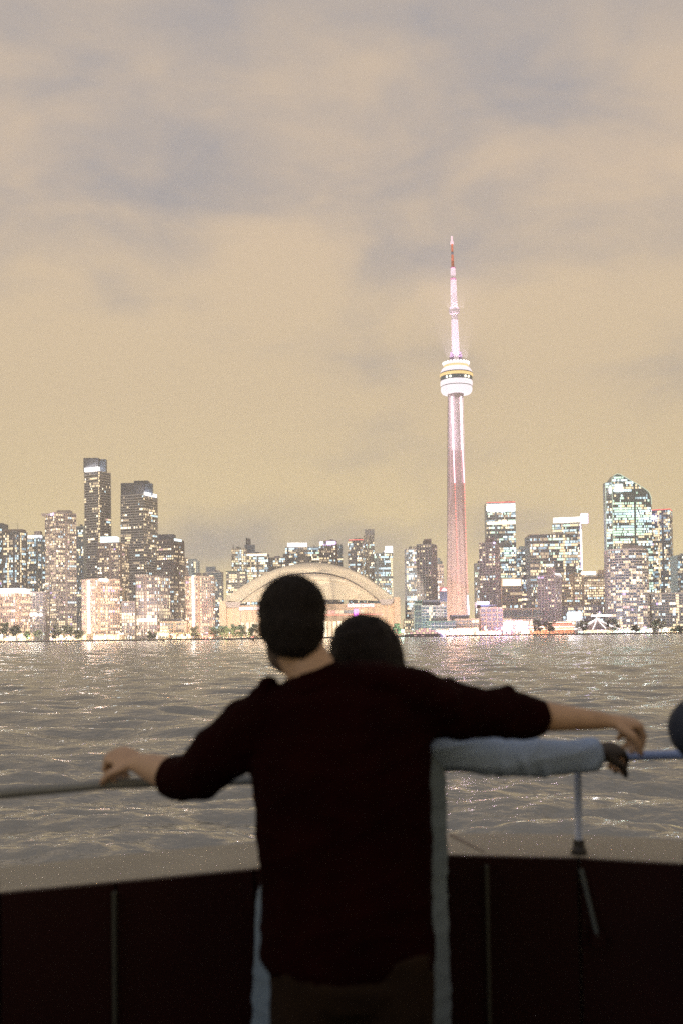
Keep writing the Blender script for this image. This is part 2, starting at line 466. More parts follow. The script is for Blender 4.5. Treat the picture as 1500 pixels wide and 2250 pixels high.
GLOWS = {
    'white': glow('crown_white', (1.0, 0.97, 0.95), 14.0),
    'warm': glow('crown_warm', (1.0, 0.82, 0.58), 3.0),
    'violet': glow('crown_violet', (0.70, 0.55, 1.0), 12.0),
    'ice': glow('crown_ice', (0.80, 0.97, 1.0), 2.2),
    'red': glow('crown_red', (1.0, 0.14, 0.11), 1.8),
    'magenta': glow('crown_magenta', (0.85, 0.12, 0.95), 3.0),
    'whitehot': glow('crown_white_hot', (1.0, 0.96, 0.90), 30.0),
}
def building(name, label, x0, x1, ytop, Y, style, split=None, seed=1, lit=None, base=LAND_Z, ybot=None, caps=(), bands=(), strips=(), cat='building', group=None, curve=False, fh=None, bay=None, roof=None, wall=None):
    """x0, x1, ytop: edges in photo pixels at Y metres. caps: (x0, x1, ytop, material) roof boxes; bands: (x0, x1, ya, yb, glow) lit bands on the front"""
    rng = random.Random(seed * 77 + 3)
    sty = STY[style]
    ym = (ytop + 1394) / 2
    A, B = P(x0, ym, Y), P(x1, ym, Y)
    top = P((x0 + x1) / 2, ytop, Y).z
    fp = footprint(A.x, B.x, Y, split)
    if curve:                      # bowed front
        n = 9
        Wd = B.x - A.x
        fp = [(A.x + Wd * 0.5 * (1 - math.cos(math.pi * k / n)), Y + Wd * 0.42 * (1 - math.sin(math.pi * k / n))) for k in range(n + 1)]
        fp += [(B.x, Y + Wd * 0.8), (A.x, Y + Wd * 0.8)]
    root = empty(name, ((A.x + B.x) / 2, Y + 5, base), label, cat, group)
    b = MB(); b.prism(fp, base, top)
    b.build('wall', WALL[wall or sty[0]], root)
    b = MB(); cx = sum(p[0] for p in fp) / len(fp); cy = sum(p[1] for p in fp) / len(fp)
    b.prism([(cx + (x - cx) * 1.012, cy + (y - cy) * 1.012) for x, y in fp], top - 0.9, top + 0.5)
    b.build('roof', WALL[roof or sty[1]], root)
    acc = new_acc()
    for k in range(len(fp)):
        p, q = fp[k], fp[(k + 1) % len(fp)]
        if (q[0] - p[0]) > 0.05 and not (p[1] > Y + 60 and q[1] > Y + 60):   # looks towards the lake
            facade(acc, p, q, base + 0.5, top - 1.2, sty, rng, lit, fh=fh, bay=bay)
    # the left wing of a turned plan runs from back left to the near corner
    if split is not None:
        p, q = fp[3], fp[0]
        if (q[0] - p[0]) <= 0.05: facade(acc, p, q, base + 0.5, top - 1.2, sty, rng, lit, fh=fh, bay=bay)
    finish_acc(acc, sty, root)
    if top > 30 and split is not None or curve or style in ('navy', 'blue', 'glass', 'dim', 'white', 'office'):
        zc_ = top + 0.5
        for k in range(rng.choice((1, 2, 3))):          # plant boxes and a whip aerial on the roof
            w_ = (B.x - A.x) * rng.uniform(.10, .24); xx = cx + (B.x - A.x) * rng.uniform(-.28, .22); hh_ = rng.uniform(1.8, 4.5)
            b = MB(); b.box(xx, xx + w_, cy - 2 + rng.uniform(-2, 2), cy + 3, zc_, zc_ + hh_); b.build('roof_unit', WALL[rng.choice(('grey', 'dark', 'taupe'))], root)
        if rng.random() < .5:
            xx = cx + (B.x - A.x) * rng.uniform(-.2, .2); b = MB(); b.tube([(xx, cy, zc_), (xx, cy, zc_ + rng.uniform(6, 13))], [.3, .15], 5); b.build('aerial', WALL['dark'], root)
    for cp in caps:
        cx0, cx1, cy0, cm = cp[:4]
        yb = Y + (cp[4] if len(cp) > 4 else 6)
        a, c = P(cx0, ytop, yb).x, P(cx1, ytop, yb).x
        zt = P((cx0 + cx1) / 2, cy0, yb).z
        b = MB(); b.box(a, c, yb, yb + max(6, min(16, (c - a) * 0.8)), top, zt)
        cpo = b.build('roof_house', WALL[cm] if cm in WALL else GLOWS[cm], root)
    def front(px):                 # first y of the plan at this column
        x = P(px, ym, Y).x; best = None
        for k in range(len(fp)):
            p, q = fp[k], fp[(k + 1) % len(fp)]
            if min(p[0], q[0]) - 1e-6 <= x <= max(p[0], q[0]) + 1e-6 and abs(q[0] - p[0]) > 1e-3:
                yy = p[1] + (q[1] - p[1]) * (x - p[0]) / (q[0] - p[0])
                best = yy if best is None else min(best, yy)
        return best if best is not None else Y
    for (bx0, bx1, ya, yb_, gl) in list(bands) + list(strips):
        b = MB()
        n = 1 if split is None and not curve else 6
        if split is not None and bx0 < x0 + split * (x1 - x0) < bx1:
            cuts = [bx0, x0 + split * (x1 - x0), bx1]
        else:
            cuts = [bx0 + (bx1 - bx0) * k / n for k in range(n + 1)]
        za, zb = P((bx0 + bx1) / 2, ya, Y).z, P((bx0 + bx1) / 2, yb_, Y).z
        for c0, c1 in zip(cuts[:-1], cuts[1:]):
            e_ = 0.02
            o0 = Vector((P(c0, ym, Y).x, front(c0 + e_) - 1.7, zb)); o1 = Vector((P(c1, ym, Y).x, front(c1 - e_) - 1.7, zb))
            b.obox(o0, o1 - o0, (0, 1.6, 0), (0, 0, za - zb))
        b.build('light_band' if (bx1 - bx0) > (yb_ - ya) else 'light_strip', GLOWS[gl], root)
    return root

# ---------------------------------------------------------------- the skyline, west (left) to east
SK = 'towers of the skyline'
building('residential_tower', 'dark tower cut by the left edge of the picture above the low curved block', -40, 5, 1150, 1500, 'navy', seed=1, group=SK)
building('residential_tower', 'dark glass tower with a windowless brown cap, at far left edge', 4, 51, 1167, 1420, 'dim', seed=2, lit=.42, group=SK, split=.72, caps=((8, 50, 1163, 'brown', 3),))
building('residential_tower', 'slim blue glass tower with a white lit roof line beside pinkish tower', 57, 96, 1177, 1460, 'blue', seed=3, lit=.45, group=SK, split=.7, bands=((59, 90, 1176, 1180, 'white'),), caps=((76, 90, 1167, 'brown', 6),))
building('residential_tower', 'pinkish concrete tower, tallest in front of the slim blue one, violet roof lights', 90, 160, 1126, 1330, 'tower', seed=4, lit=.52, group=SK, split=.48, caps=((91, 114, 1133, 'pink', 8), (125, 154, 1121, 'pink', 20)), bands=((104, 116, 1127, 1131, 'violet'),))
building('glass_tower', 'narrow teal blue tower wedged between pinkish tower and tallest dark condominium', 160, 184, 1157, 1490, 'blue', seed=5, lit=.16, group=SK)
building('condominium_tower', 'tallest dark banded condominium tower with white light belt under its cap', 182, 237, 1035, 1560, 'condo', seed=6, group=SK, split=.64,
         caps=((184, 217, 1006, 'dark', 12), (217, 233, 1009, 'navy', 16)), bands=((183, 220, 1026, 1034, 'white'),))
building('residential_tower', 'grey beige tower with a glowing pale glass crown between two dark condominiums', 212, 274, 1192, 1400, 'tower', seed=7, lit=.36, group=SK, split=.8, caps=((221, 257, 1179, 'ice', 8),))
building('condominium_tower', 'second tallest dark banded condominium with blue glass cap and roof rig', 262, 338, 1086, 1540, 'condo', seed=8, group=SK, split=.72,
         caps=((266, 317, 1061, 'dark', 14), (317, 335, 1062, 'navy', 18), (295, 326, 1056, 'dark', 22)), bands=((318, 337, 1080, 1087, 'white'),), lit=.15)
building('residential_tower', 'dark brown stepped tower right of the second tallest condominium', 343, 400, 1186, 1420, 'brick', seed=9, lit=.34, group=SK, split=.7, caps=((346, 383, 1174, 'dark', 8),), fh=3.2, bands=((384, 396, 1183, 1188, 'ice'),))
building('residential_tower', 'pinkish rear block stepping down behind the brown grid building', 380, 412, 1225, 1440, 'tower', seed=10, lit=.4, group=SK, split=.5)
building('office_block', 'small blue grey tower with flat roof behind the bright cream block', 404, 436, 1232, 1580, 'blue', seed=11, lit=.3, group=SK, caps=((408, 430, 1228, 'steel', 8),))
building('glass_tower', 'dark navy stepped tower standing just west of the stadium', 452, 488, 1257, 1560, 'navy', seed=12, lit=.38, group=SK, caps=((453, 473, 1245, 'navy', 4),))
building('quay_block', 'low curved beige block with a glowing white roof rim at left edge', -45, 62, 1302, 1262, 'gridlow', seed=13, lit=.42, curve=False, split=.75, bands=((-44, 52, 1293, 1303, 'whitehot'),), cat='building', group=SK)
building('quay_block', 'plain brown block behind the tall flood lamp at left', 64, 96, 1301, 1290, 'taupe', seed=14, lit=.3, group=SK)
building('quay_block', 'beige gridded waterfront block with a bright vertical light strip, farther west', 170, 255, 1272, 1235, 'grid', seed=15, lit=.42, group=SK, split=.47, strips=((187, 193, 1274, 1392, 'whitehot'),), bands=((218, 234, 1271, 1276, 'white'),), bay=3.1, fh=3.5)
building('quay_block', 'yellowish slim block wedged beside the western gridded block', 252, 270, 1290, 1300, 'plaza', seed=16, lit=.4, group=SK)
building('quay_block', 'small dark brown gridded block left of the larger brown one', 268, 297, 1322, 1245, 'brick', seed=17, lit=.5, group=SK, bay=3.2)
building('quay_block', 'large brown gridded waterfront block with striped dark and white parapet', 296, 366, 1266, 1240, 'brick', seed=18, lit=.5, group=SK, split=.72, bay=3.8, fh=3.9,
         caps=((297, 300, 1262, 'pale', .5), (302, 306, 1262, 'pale', .5), (309, 313, 1262, 'pale', .5), (316, 319, 1262, 'pale', .5), (322, 326, 1262, 'pale', .5)), bands=((298, 345, 1359, 1366, 'warm'),), wall='brown')
building('quay_block', 'low cream house with small dark windows beside the brown gridded block', 352, 405, 1366, 1228, 'plaza', seed=19, lit=.3, group=SK, caps=((378, 398, 1360, 'dark', 3),))
building('quay_block', 'cream gridded block nearest the stadium with bright vertical light strip', 405, 468, 1266, 1240, 'grid', seed=20, lit=.36, group=SK, split=.55, strips=((421, 425.5, 1266, 1376, 'whitehot'),), bay=3.1, fh=3.5, wall='cream')
# behind the stadium
building('office_block', 'white gridded building lit floor by floor left of the rooftop crane', 510, 541, 1206, 1700, 'white', seed=21, lit=.75, group=SK, caps=((511, 514, 1197, 'grey', 4),))
building('office_block', 'navy office tower with a warm lit top floor and rooftop crane', 537, 590, 1217, 1720, 'office', seed=22, lit=.4, group=SK, caps=((538, 560, 1197, 'navy', 8), (541.5, 543.5, 1181, 'dark', 10), (541, 551, 1183, 'dark', 10)), bands=((540, 588, 1217, 1221, 'warm'),))
building('residential_tower', 'low dark blue tower with teal roof line left of the dome', 498, 540, 1255, 1600, 'balc', seed=23, lit=.35, group=SK, roof='teal')
building('office_block', 'low dim building behind the left shoulder of the dome', 588, 632, 1225, 1750, 'dim', seed=24, lit=.45, group=SK, caps=((622, 632, 1217, 'dark', 4),))
building('office_block', 'tower with white lit parapet, half navy glass and half pale grid', 628, 656, 1202, 1760, 'navy', seed=25, lit=.4, group=SK, bands=((633, 656, 1193, 1201, 'white'),))
building('office_block', 'pale gridded half tower under a white lit parapet above the dome', 656, 677, 1202, 1758, 'white', seed=26, lit=.3, group=SK, bands=((656.2, 676, 1193, 1201, 'white'),))
building('glass_tower', 'pale glass tower lit all over, left of the brown one above the dome', 677, 703, 1202, 1790, 'glass', seed=27, lit=.75, group=SK)
building('residential_tower', 'dark brown tower with lit violet penthouse above the crest of the dome', 702, 742, 1188, 1740, 'brick', seed=28, lit=.4, group=SK, split=.9, bands=((719, 740, 1190, 1196, 'violet'), (704, 711, 1190, 1197, 'white')), caps=())
building('glass_tower', 'narrow bluish tower tucked behind the brown tower above the dome', 740, 754, 1199, 1800, 'blue', seed=29, lit=.5, group=SK)
building('residential_tower', 'dark violet brown tower with red roof lights right of the dome crest', 765, 804, 1187, 1730, 'dim', seed=30, lit=.42, group=SK, split=.8, bands=((767, 800, 1185, 1186.3, 'red'),))
building('residential_tower', 'pale slim tower with an open grid top, tallest behind the dome', 800, 823, 1176, 1780, 'white', seed=31, lit=.22, group=SK, caps=((801, 822, 1163, 'grey', 3),))
building('office_block', 'pale office building with a bright white sign panel on its roof corner', 823, 863, 1215, 1700, 'glass', seed=32, lit=.6, group=SK, caps=((846, 862, 1200, 'white', 2),))
# around the needle tower
building('residential_tower', 'navy tower left of the brown concrete tower with the square cap', 889, 920, 1206, 1500, 'navy', seed=33, lit=.45, group=SK, split=.85)
building('concrete_tower', 'brown concrete tower with square cap left of the needle tower', 917, 962, 1195, 1330, 'taupe', seed=34, lit=.2, group=SK, split=.68, caps=((931, 947, 1184, 'brown', 6),))
building('office_block', 'slim pale gridded building just left of the needle tower shaft', 960, 975, 1240, 1420, 'white', seed=35, lit=.3, group=SK, caps=((961, 966, 1226, 'steel', 3), (966, 971, 1233, 'steel', 3)))
building('quay_block', 'grey balcony block with dark attic beside the berthed yacht', 926, 981, 1331, 1235, 'balc', seed=36, lit=.12, group=SK, caps=((929, 966, 1318, 'dark', 4),))
building('quay_block', 'blank pale tower end wall at the foot of the brown concrete tower', 909, 927, 1327, 1242, 'white', seed=37, lit=.04, group=SK, bay=9, fh=7, caps=((911, 926, 1320, 'teal', 2),))
building('quay_block', 'lit cream stepped terrace between the stadium and the pale end wall', 886, 912, 1361, 1300, 'plaza', seed=72, lit=.8, group=SK)
building('quay_block', 'low teal roofed shed stretching in front of the needle tower base', 938, 1000, 1365, 1225, 'balc', seed=38, lit=.1, group=SK, roof='teal', wall='teal')
building('quay_block', 'low cream terraced block under the needle tower with a dark roof', 997, 1052, 1360, 1230, 'plaza', seed=39, lit=.3, group=SK, caps=((990, 1030, 1351, 'dark', 6),), bay=4.5)
building('residential_tower', 'thin pale building edge right of the needle tower shaft', 1044, 1058, 1238, 1480, 'glass', seed=40, lit=.4, group=SK)
building('concrete_tower', 'brown concrete tower with square cap right of the needle tower', 1055, 1103, 1192, 1320, 'taupe', seed=41, lit=.22, group=SK, split=.7, caps=((1069, 1086, 1181, 'brown', 6),), bands=((1085, 1088, 1191, 1194, 'violet'),))
building('quay_block', 'brick podium block with violet rooftop sign right of the needle tower', 1055, 1104, 1335, 1232, 'grid', seed=42, lit=.15, group=SK, bay=6, fh=5, wall='pink', bands=((1050, 1074, 1322, 1328, 'violet'),), caps=((1043, 1055, 1324, 'taupe', 2), (1047, 1090, 1329, 'navy', 2)))
building('glass_tower', 'tall pale blue glass tower with bright top floors and red roof edge', 1070, 1138, 1104, 1640, 'glass', seed=43, lit=.52, group=SK, split=.93, bands=((1072, 1135, 1107, 1124, 'ice'), (1071, 1134, 1102.5, 1104, 'red'), (1072, 1136, 1146, 1152, 'warm')))
building('office_block', 'pale slatted office block with a glowing warm sky floor below the tall glass tower', 1102, 1146, 1271, 1420, 'plaza', seed=44, lit=.35, group=SK, bands=((1104, 1144, 1273, 1287, 'warm'),), fh=4.2, bay=6)
building('glass_tower', 'stepped blue glass building right of the tall pale glass tower', 1136, 1155, 1206, 1660, 'blue', seed=45, lit=.6, group=SK, caps=((1140, 1152, 1200, 'steel', 3),))
building('glass_tower', 'low navy and pale block between glass tower and wide dark office slab', 1145, 1169, 1256, 1560, 'blue', seed=46, lit=.45, group=SK, caps=((1148, 1166, 1250, 'teal', 3),))
building('office_block', 'office tower with white crown and glowing white corner fin', 1218, 1292, 1149, 1680, 'office', seed=47, lit=.8, group=SK, split=.78, bands=((1220, 1276, 1136, 1147, 'white'),), strips=((1276, 1281, 1150, 1250, 'violet'), (1283, 1292, 1160, 1250, 'white')), caps=((1277, 1291, 1128, 'violet', 4),))
building('office_block', 'wide dark blue office slab with long lit floors behind the lilac tower', 1166, 1276, 1173, 1500, 'office', seed=48, lit=.55, group=SK, split=.94)
building('concrete_tower', 'lilac brown residential tower with square cap in front of the wide office slab', 1185, 1239, 1263, 1280, 'taupe', seed=49, lit=.22, group=SK, split=.62, caps=((1202, 1219, 1247, 'brown', 5),), bands=((1221, 1238, 1259, 1262, 'white'),))
building('office_block', 'broad beige hotel with a white lit roof sign left of the curved glass tower', 1262, 1346, 1259, 1380, 'plaza', seed=50, lit=.6, group=SK, bands=((1277, 1309, 1256, 1262, 'white'),), caps=((1315, 1326, 1252, 'cream', 5),))
building('office_block', 'beige annex with many small lit windows right of the lilac tower', 1234, 1264, 1276, 1395, 'plaza', seed=51, lit=.5, group=SK)
building('glass_tower', 'dark blue tower with red roof lights and black panel at right edge', 1437, 1490, 1119, 1600, 'navy', seed=52, lit=.5, group=SK, split=.68, bands=((1438, 1489, 1117.8, 1119.2, 'red'), (1433, 1443, 1132, 1140, 'violet')), caps=())
building('residential_tower', 'bow fronted balcony tower in front of the curved glass tower', 1345, 1434, 1206, 1270, 'balc', seed=53, lit=.42, group=SK, curve=True, caps=((1388, 1412, 1198, 'pink', 10), (1368, 1384, 1196, 'pink', 22)))
building('residential_tower', 'navy striped tower cut by the right edge of the picture', 1489, 1540, 1220, 1480, 'blue', seed=54, lit=.4, group=SK)
building('quay_block', 'dim navy block with lit rows at lower right edge behind the quay', 1430, 1560, 1303, 1290, 'balc', seed=55, lit=.4, group=SK)
building('quay_block', 'wide tan podium behind the lit market hall right of the brick podium', 1100, 1192, 1337, 1290, 'plaza', seed=56, lit=.06, group=SK, bay=12, fh=8)
building('quay_block', 'market hall with glowing glass front on the quay right of the brick podium', 1102, 1170, 1362, 1240, 'glintp', seed=57, lit=.7, group=SK, bay=4, fh=4, bands=((1104, 1160, 1366, 1372, 'warm'),))
building('quay_block', 'dim low block with scattered lights filling between lilac tower and hotel', 1236, 1346, 1332, 1330, 'dim', seed=58, lit=.5, group=SK)
building('residential_tower', 'faint low tower between brown stepped tower and navy tower', 434, 454, 1278, 1700, 'blue', seed=59, lit=.4, group=SK)

# curved glass tower with the swept roof
def swept_tower():
    Y = 1590.0
    prof = [(1336, 1400), (1432, 1400), (1432, 1108), (1429, 1092), (1424, 1081), (1414, 1073), (1400, 1064), (1385, 1056), (1370, 1047), (1362, 1042.5), (1354, 1041), (1348, 1044), (1346, 1052)]
    pts = [P(x, y, Y) for x, y in prof[2:]]
    root = empty('glass_tower', (P(1385, 1300, Y).x, Y + 5, LAND_Z), 'curved green glass tower whose roof sweeps down to the right, outlined in light', 'building', SK)
    xl, xr = P(1346, 1200, Y).x, P(1432, 1200, Y).x
    outline = [(xr, p.z) if i == 0 else (min(p.x, xr), p.z) for i, p in enumerate(pts)]
    outline[-1] = (xl, outline[-1][1])
    full = [(xl, LAND_Z), (xr, LAND_Z)] + outline
    b = MB()
    n = len(full)
    i = len(b.v)
    b.v += [(x, Y, z) for x, z in full] + [(x, Y + 26, z) for x, z in full]
    b.f.append(tuple(range(n))); b.m.append(0)
    b.f.append(tuple(range(2 * n - 1, n - 1, -1))); b.m.append(0)
    for k in range(n):
        a, c = k, (k + 1) % n
        b.f.append((c, a, a + n, c + n)); b.m.append(0)
    b.build('wall', mat('teal_glass', (0.10, 0.17, 0.18), 0.25), root)
    def clip(u):
        x = xl + (xr - xl) * u
        o = sorted(outline)
        for (xa, za), (xb, zb) in zip(o[:-1], o[1:]):
            if xa <= x <= xb:
                return za + (zb - za) * (x - xa) / max(1e-6, xb - xa)
        return o[-1][1]
    acc = new_acc()
    rng = random.Random(5)
    sty = ('steel', 'pale', GLASS_GREY, 3.9, 3.0, (0.9, 0.3), (0.2, 0.12), 0.74, 'green', 6.0)
    facade(acc, (xl, Y), (xr, Y), LAND_Z + 1, max(z for x, z in outline), sty, rng, .72, clip=clip)
    finish_acc(acc, sty, root)
    # the set back left wing
    xw = P(1335, 1200, Y).x
    b = MB(); zt = P(1340, 1058, Y).z
    b.prism([(xw, Y + 9), (xl, Y + 3), (xl, Y + 24), (xw, Y + 24)], LAND_Z, zt)
    w = b.build('side_wing', WALL['steel'], root)
    acc = new_acc(); facade(acc, (xw, Y + 9), (xl, Y + 3), LAND_Z + 1, zt - 1, sty, rng, .45)
    finish_acc(acc, sty, root)
    m = glow('edge_line_green', (0.85, 1.0, 0.75), 0.9)
    b = MB(); b.tube([(x, Y - 0.6, z) for x, z in outline] + [(xl, Y - 0.6, 40)], 0.55, 6); b.build('edge_light', m, root)
    b = MB(); b.tube([(xw, Y + 8.4, zt), (xw, Y + 8.4, 40)], 0.5, 6); b.build('edge_light', m, root)
    a, c = P(1350, 1064, Y), P(1366, 1080, Y)
    b = MB(); b.box(a.x, c.x, Y - 1.2, Y - 0.5, c.z, a.z); b.build('sign_panel', GLOWS['whitehot'], root)
    a, c = P(1336, 1070, Y), P(1343, 1083, Y)
    b = MB(); b.box(a.x + 1, c.x, Y + 2, Y + 3, c.z, a.z); b.build('sign_panel', GLOWS['white'], root)
swept_tower()

# ---------------------------------------------------------------- the needle tower
def needle_tower():
    Y = 1445.0
    c0 = P(1005, 1300, Y).x
    root = empty('observation_tower', (c0, Y, LAND_Z), 'very tall concrete needle tower with round pod and pink lit mast', 'tower')
    Z = lambda y: P(1000, y, Y).z
    mpx = Y / F
    conc = mat('tower_concrete', (0.60, 0.52, 0.52), 0.85, var=0.08, vscale=0.05)
    whitep = mat('tower_white', (0.78, 0.74, 0.76), 0.6)
    # shaft: hexagonal core with three tapering fins
    b = MB()
    levels = [(1400, 30, 15), (1340, 26.5, 13.6), (1250, 23.5, 13.0), (1150, 21, 12.6), (1050, 19.2, 12.2), (950, 17.0, 11.8), (866, 14.6, 11.5)]
    ring = []
    dirs = [R(192), R(312), R(72)]
    for y, Lp, wp in levels:
        z = Z(y) if y < 1395 else LAND_Z
        L, w = Lp * mpx, wp * mpx * 0.5
        pts = []
        for a in dirs:
            d = Vector((math.cos(a), math.sin(a), 0)); s = Vector((-d.y, d.x, 0))
            core = w * 1.35
            pts += [d * core - s * w, d * L - s * w * 0.62, d * L + s * w * 0.62, d * core + s * w]
        ring.append([(c0 + p.x, Y + p.y, z) for p in pts])
    n = len(ring[0])
    for r_ in ring: b.v += r_
    for k in range(len(ring) - 1):
        for j in range(n):
            a, d = k * n + j, k * n + (j + 1) % n
            b.f.append((a, d, d + n, a + n)); b.m.append(0)
    b.f.append(tuple((len(ring) - 1) * n + j for j in range(n))); b.m.append(0)
    b.build('shaft', conc, root)
    # light strips in the valleys: white pink high up, red below
    lw = glow('strip_pink_white', (1.0, 0.80, 0.95), 14.0); lp = glow('strip_pink', (1.0, 0.50, 0.62), 3.5); lr = glow('strip_red', (1.0, 0.22, 0.18), 1.7); lv = glow('strip_violet', (0.86, 0.8, 1.0), 4.0)
    def strip(xa, ya, xb, yb, m, w=.85, name='light_strip', dash=False):
        n = max(2, int((yb - ya) / (6 if dash else 40)))
        b = MB()
        for k in range(n):
            t0, t1 = k / n, (k + (0.6 if dash else 1.0)) / n
            p = P(xa + (xb - xa) * t0, ya + (yb - ya) * t0, Y - 17); q = P(xa + (xb - xa) * t1, ya + (yb - ya) * t1, Y - 17)
            # lie on the concrete: pull back to the shaft's front at this height
            f = (p.z - LAND_Z) / (Z(866) - LAND_Z)
            yb_ = Y - (19.5 - 12.0 * f)
            p.y = q.y = yb_
            b.tube([p, q], w, 6)
        b.build(name, m, root)
    strip(993, 868, 996.5, 985, lw, 1.15); strip(996.5, 985, 999, 1060, lp, .9); strip(999, 1060, 1007.5, 1350, lr, .75, dash=True)
    strip(1014, 868, 1016.5, 985, lw, 1.0); strip(1016.5, 985, 1020, 1060, lp, .8); strip(1020, 1060, 1026.5, 1305, lr, .75, dash=True); strip(1026.5, 1308, 1028.5, 1350, lv, 1.0)
    for xa, xb in ((988.8, 990), (1018.3, 1022)):
        strip(xa, 870, xb, 1100, glow('strip_edge', (0.9, 0.55, 0.62), 0.9), .35)
    # pod
    cx = P(1001.5, 830, Y).x
    def lat(name, prof, m, seg=40, cc=None, smooth=False):
        b = MB(); b.lathe(cx if cc is None else cc, Y, [(r * mpx, Z(y)) for r, y in prof], seg)
        return b.build(name, m, root, smooth=smooth)
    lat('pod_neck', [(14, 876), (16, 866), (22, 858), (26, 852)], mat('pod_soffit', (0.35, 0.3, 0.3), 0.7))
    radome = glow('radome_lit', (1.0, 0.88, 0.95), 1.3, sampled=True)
    lat('radome', [(26, 866), (31, 865), (34, 861), (35, 856), (34, 851), (34, 849), (35.5, 846), (35.8, 842), (34.8, 838)], radome, smooth=True)
    lat('radome_seam', [(34.3, 850.8), (34.6, 850), (34.3, 849.2)], GLASS_GREY)
    lat('window_deck', [(34.6, 838.2), (35.6, 831), (35.6, 829)], GLASS_BLUE)
    for k in range(26):
        a = 2 * math.pi * (k + .5) / 26
        if k % 5 in (1, 2) and math.sin(a) < 0:
            x, y = cx + 35.4 * mpx * math.cos(a), Y + 35.4 * mpx * math.sin(a)
            b = MB(); b.box(x - 1.3, x + 1.3, y - .6, y + .6, Z(835.5), Z(831.5)); b.build('lit_window', LIT['w3'], root)
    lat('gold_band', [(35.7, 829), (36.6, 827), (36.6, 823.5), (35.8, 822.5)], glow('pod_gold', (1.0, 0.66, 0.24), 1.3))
    lat('dark_ring', [(35.4, 822.6), (36.0, 821.5), (35.2, 820.2)], GLASS_DARK)
    lat('upper_deck', [(35.2, 820.3), (34, 816), (31, 811), (27, 808.5), (24, 808)], radome, smooth=True)
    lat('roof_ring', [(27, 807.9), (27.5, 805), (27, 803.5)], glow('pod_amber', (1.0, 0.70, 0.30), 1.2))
    lat('roof_crown', [(27.5, 803.6), (29.5, 801), (28, 798.5), (20, 797.5)], radome, smooth=True)
    for k in range(24):
        a = 2 * math.pi * k / 24
        x, y = cx + 28.4 * mpx * math.cos(a), Y + 28.4 * mpx * math.sin(a)
        b = MB(); b.lathe(x, y, [(.3, Z(801)), (1.0, Z(800)), (1.1, Z(797.5)), (.3, Z(796.5))], 8); b.build('roof_lamp', GLOWS['whitehot'], root)
    # mast
    mx = lambda y: P(991.5 + (y - 520) * 0.0335, y, Y).x
    mast_m = mat('mast_white', (0.8, 0.72, 0.78), 0.5)
    def seg(name, prof, m, n=12):
        b = MB(); i0 = 0
        cxs = [mx(y) for _, y in prof]
        b.lathe(0, Y, [(r * mpx, Z(y)) for r, y in prof], n)
        vv = []
        for k, (x, y, z) in enumerate(b.v):
            vv.append((x + cxs[k // n], y, z))
        b.v = vv
        return b.build(name, m, root)
    seg('mast_base', [(9.0, 797), (8.6, 770), (8.0, 740), (7.4, 705), (7.2, 690)], mast_m)
    for s in (-1, 1):
        b = MB(); x = mx(785) + s * 9.5 * mpx
        b.box(x - 2.3, x + 2.3, Y - 5, Y + 5, Z(791), Z(781)); b.box(x - 1.4, x + 1.4, Y - 3, Y + 3, Z(781), Z(774)); b.build('mast_buttress', mat('buttress', (0.20, 0.14, 0.22), .7), root)
    seg('mast_pod', [(8, 690.5), (11.6, 688), (12.4, 684), (12.2, 680.5), (11.0, 680), (11.2, 677.5), (8.5, 675)], mast_m, 24)
    seg('mast_middle', [(7.4, 673), (7.0, 640), (6.3, 616)], mast_m)
    seg('mast_collar', [(6.5, 616), (6.6, 612)], mat('collar_plum', (0.32, 0.14, 0.22), .6))
    seg('mast_upper', [(5.6, 612), (5.6, 590)], mast_m)
    seg('mast_collar', [(6.2, 590), (6.2, 588), (4.0, 586.5)], mat('collar_plum', (0.32, 0.14, 0.22), .6))
    seg('antenna', [(3.4, 586.5), (2.6, 560), (2.2, 533)], mat('antenna_orange', (0.65, 0.16, 0.07), .6))
    seg('antenna_clamp', [(2.9, 560), (3.1, 557), (2.9, 554)], GLASS_DARK)
    seg('antenna_head', [(4.2, 536), (3.6, 532), (2.0, 527), (1.9, 522), (2.6, 520)], glow('antenna_tip', (1.0, 0.62, 0.72), 1.3))
    # floodlights on the pod roof that wash the mast, and at the foot for the shaft
    def flood(x, y, z, tx, ty, tz, power, col, ang=40, parent=root):
        d = bpy.data.lights.new('floodlight', 'SPOT'); d.energy = power; d.color = col; d.spot_size = R(ang); d.spot_blend = 0.6; d.shadow_soft_size = 0.6
        o = bpy.data.objects.new('floodlight', d); COL.objects.link(o)
        o.location = (x, y, z)
        o.rotation_euler = (Vector((tx, ty, tz)) - Vector((x, y, z))).to_track_quat('-Z', 'Y').to_euler()
        o.parent = parent; o.matrix_parent_inverse = Matrix.Translation(-parent.location)
    zp = Z(796)
    for s in (-1, 1):
        flood(cx + s * 13, Y - 15, zp + 2, mx(735), Y, Z(738), 2.0e6, (1, .78, .96), 85)
        flood(mx(675) + s * 11, Y - 14, Z(684), mx(650), Y, Z(645), 6.5e5, (1, .78, .95), 90)
        flood(c0 + s * 30, Y - 62, LAND_Z + 4, c0, Y, 60, 0.85e6, (1, .68, .48), 75)
    flood(c0, Y - 75, LAND_Z + 4, c0, Y, 190, 0.62e6, (1, .80, .88), 50)
needle_tower()
FLOODS = []

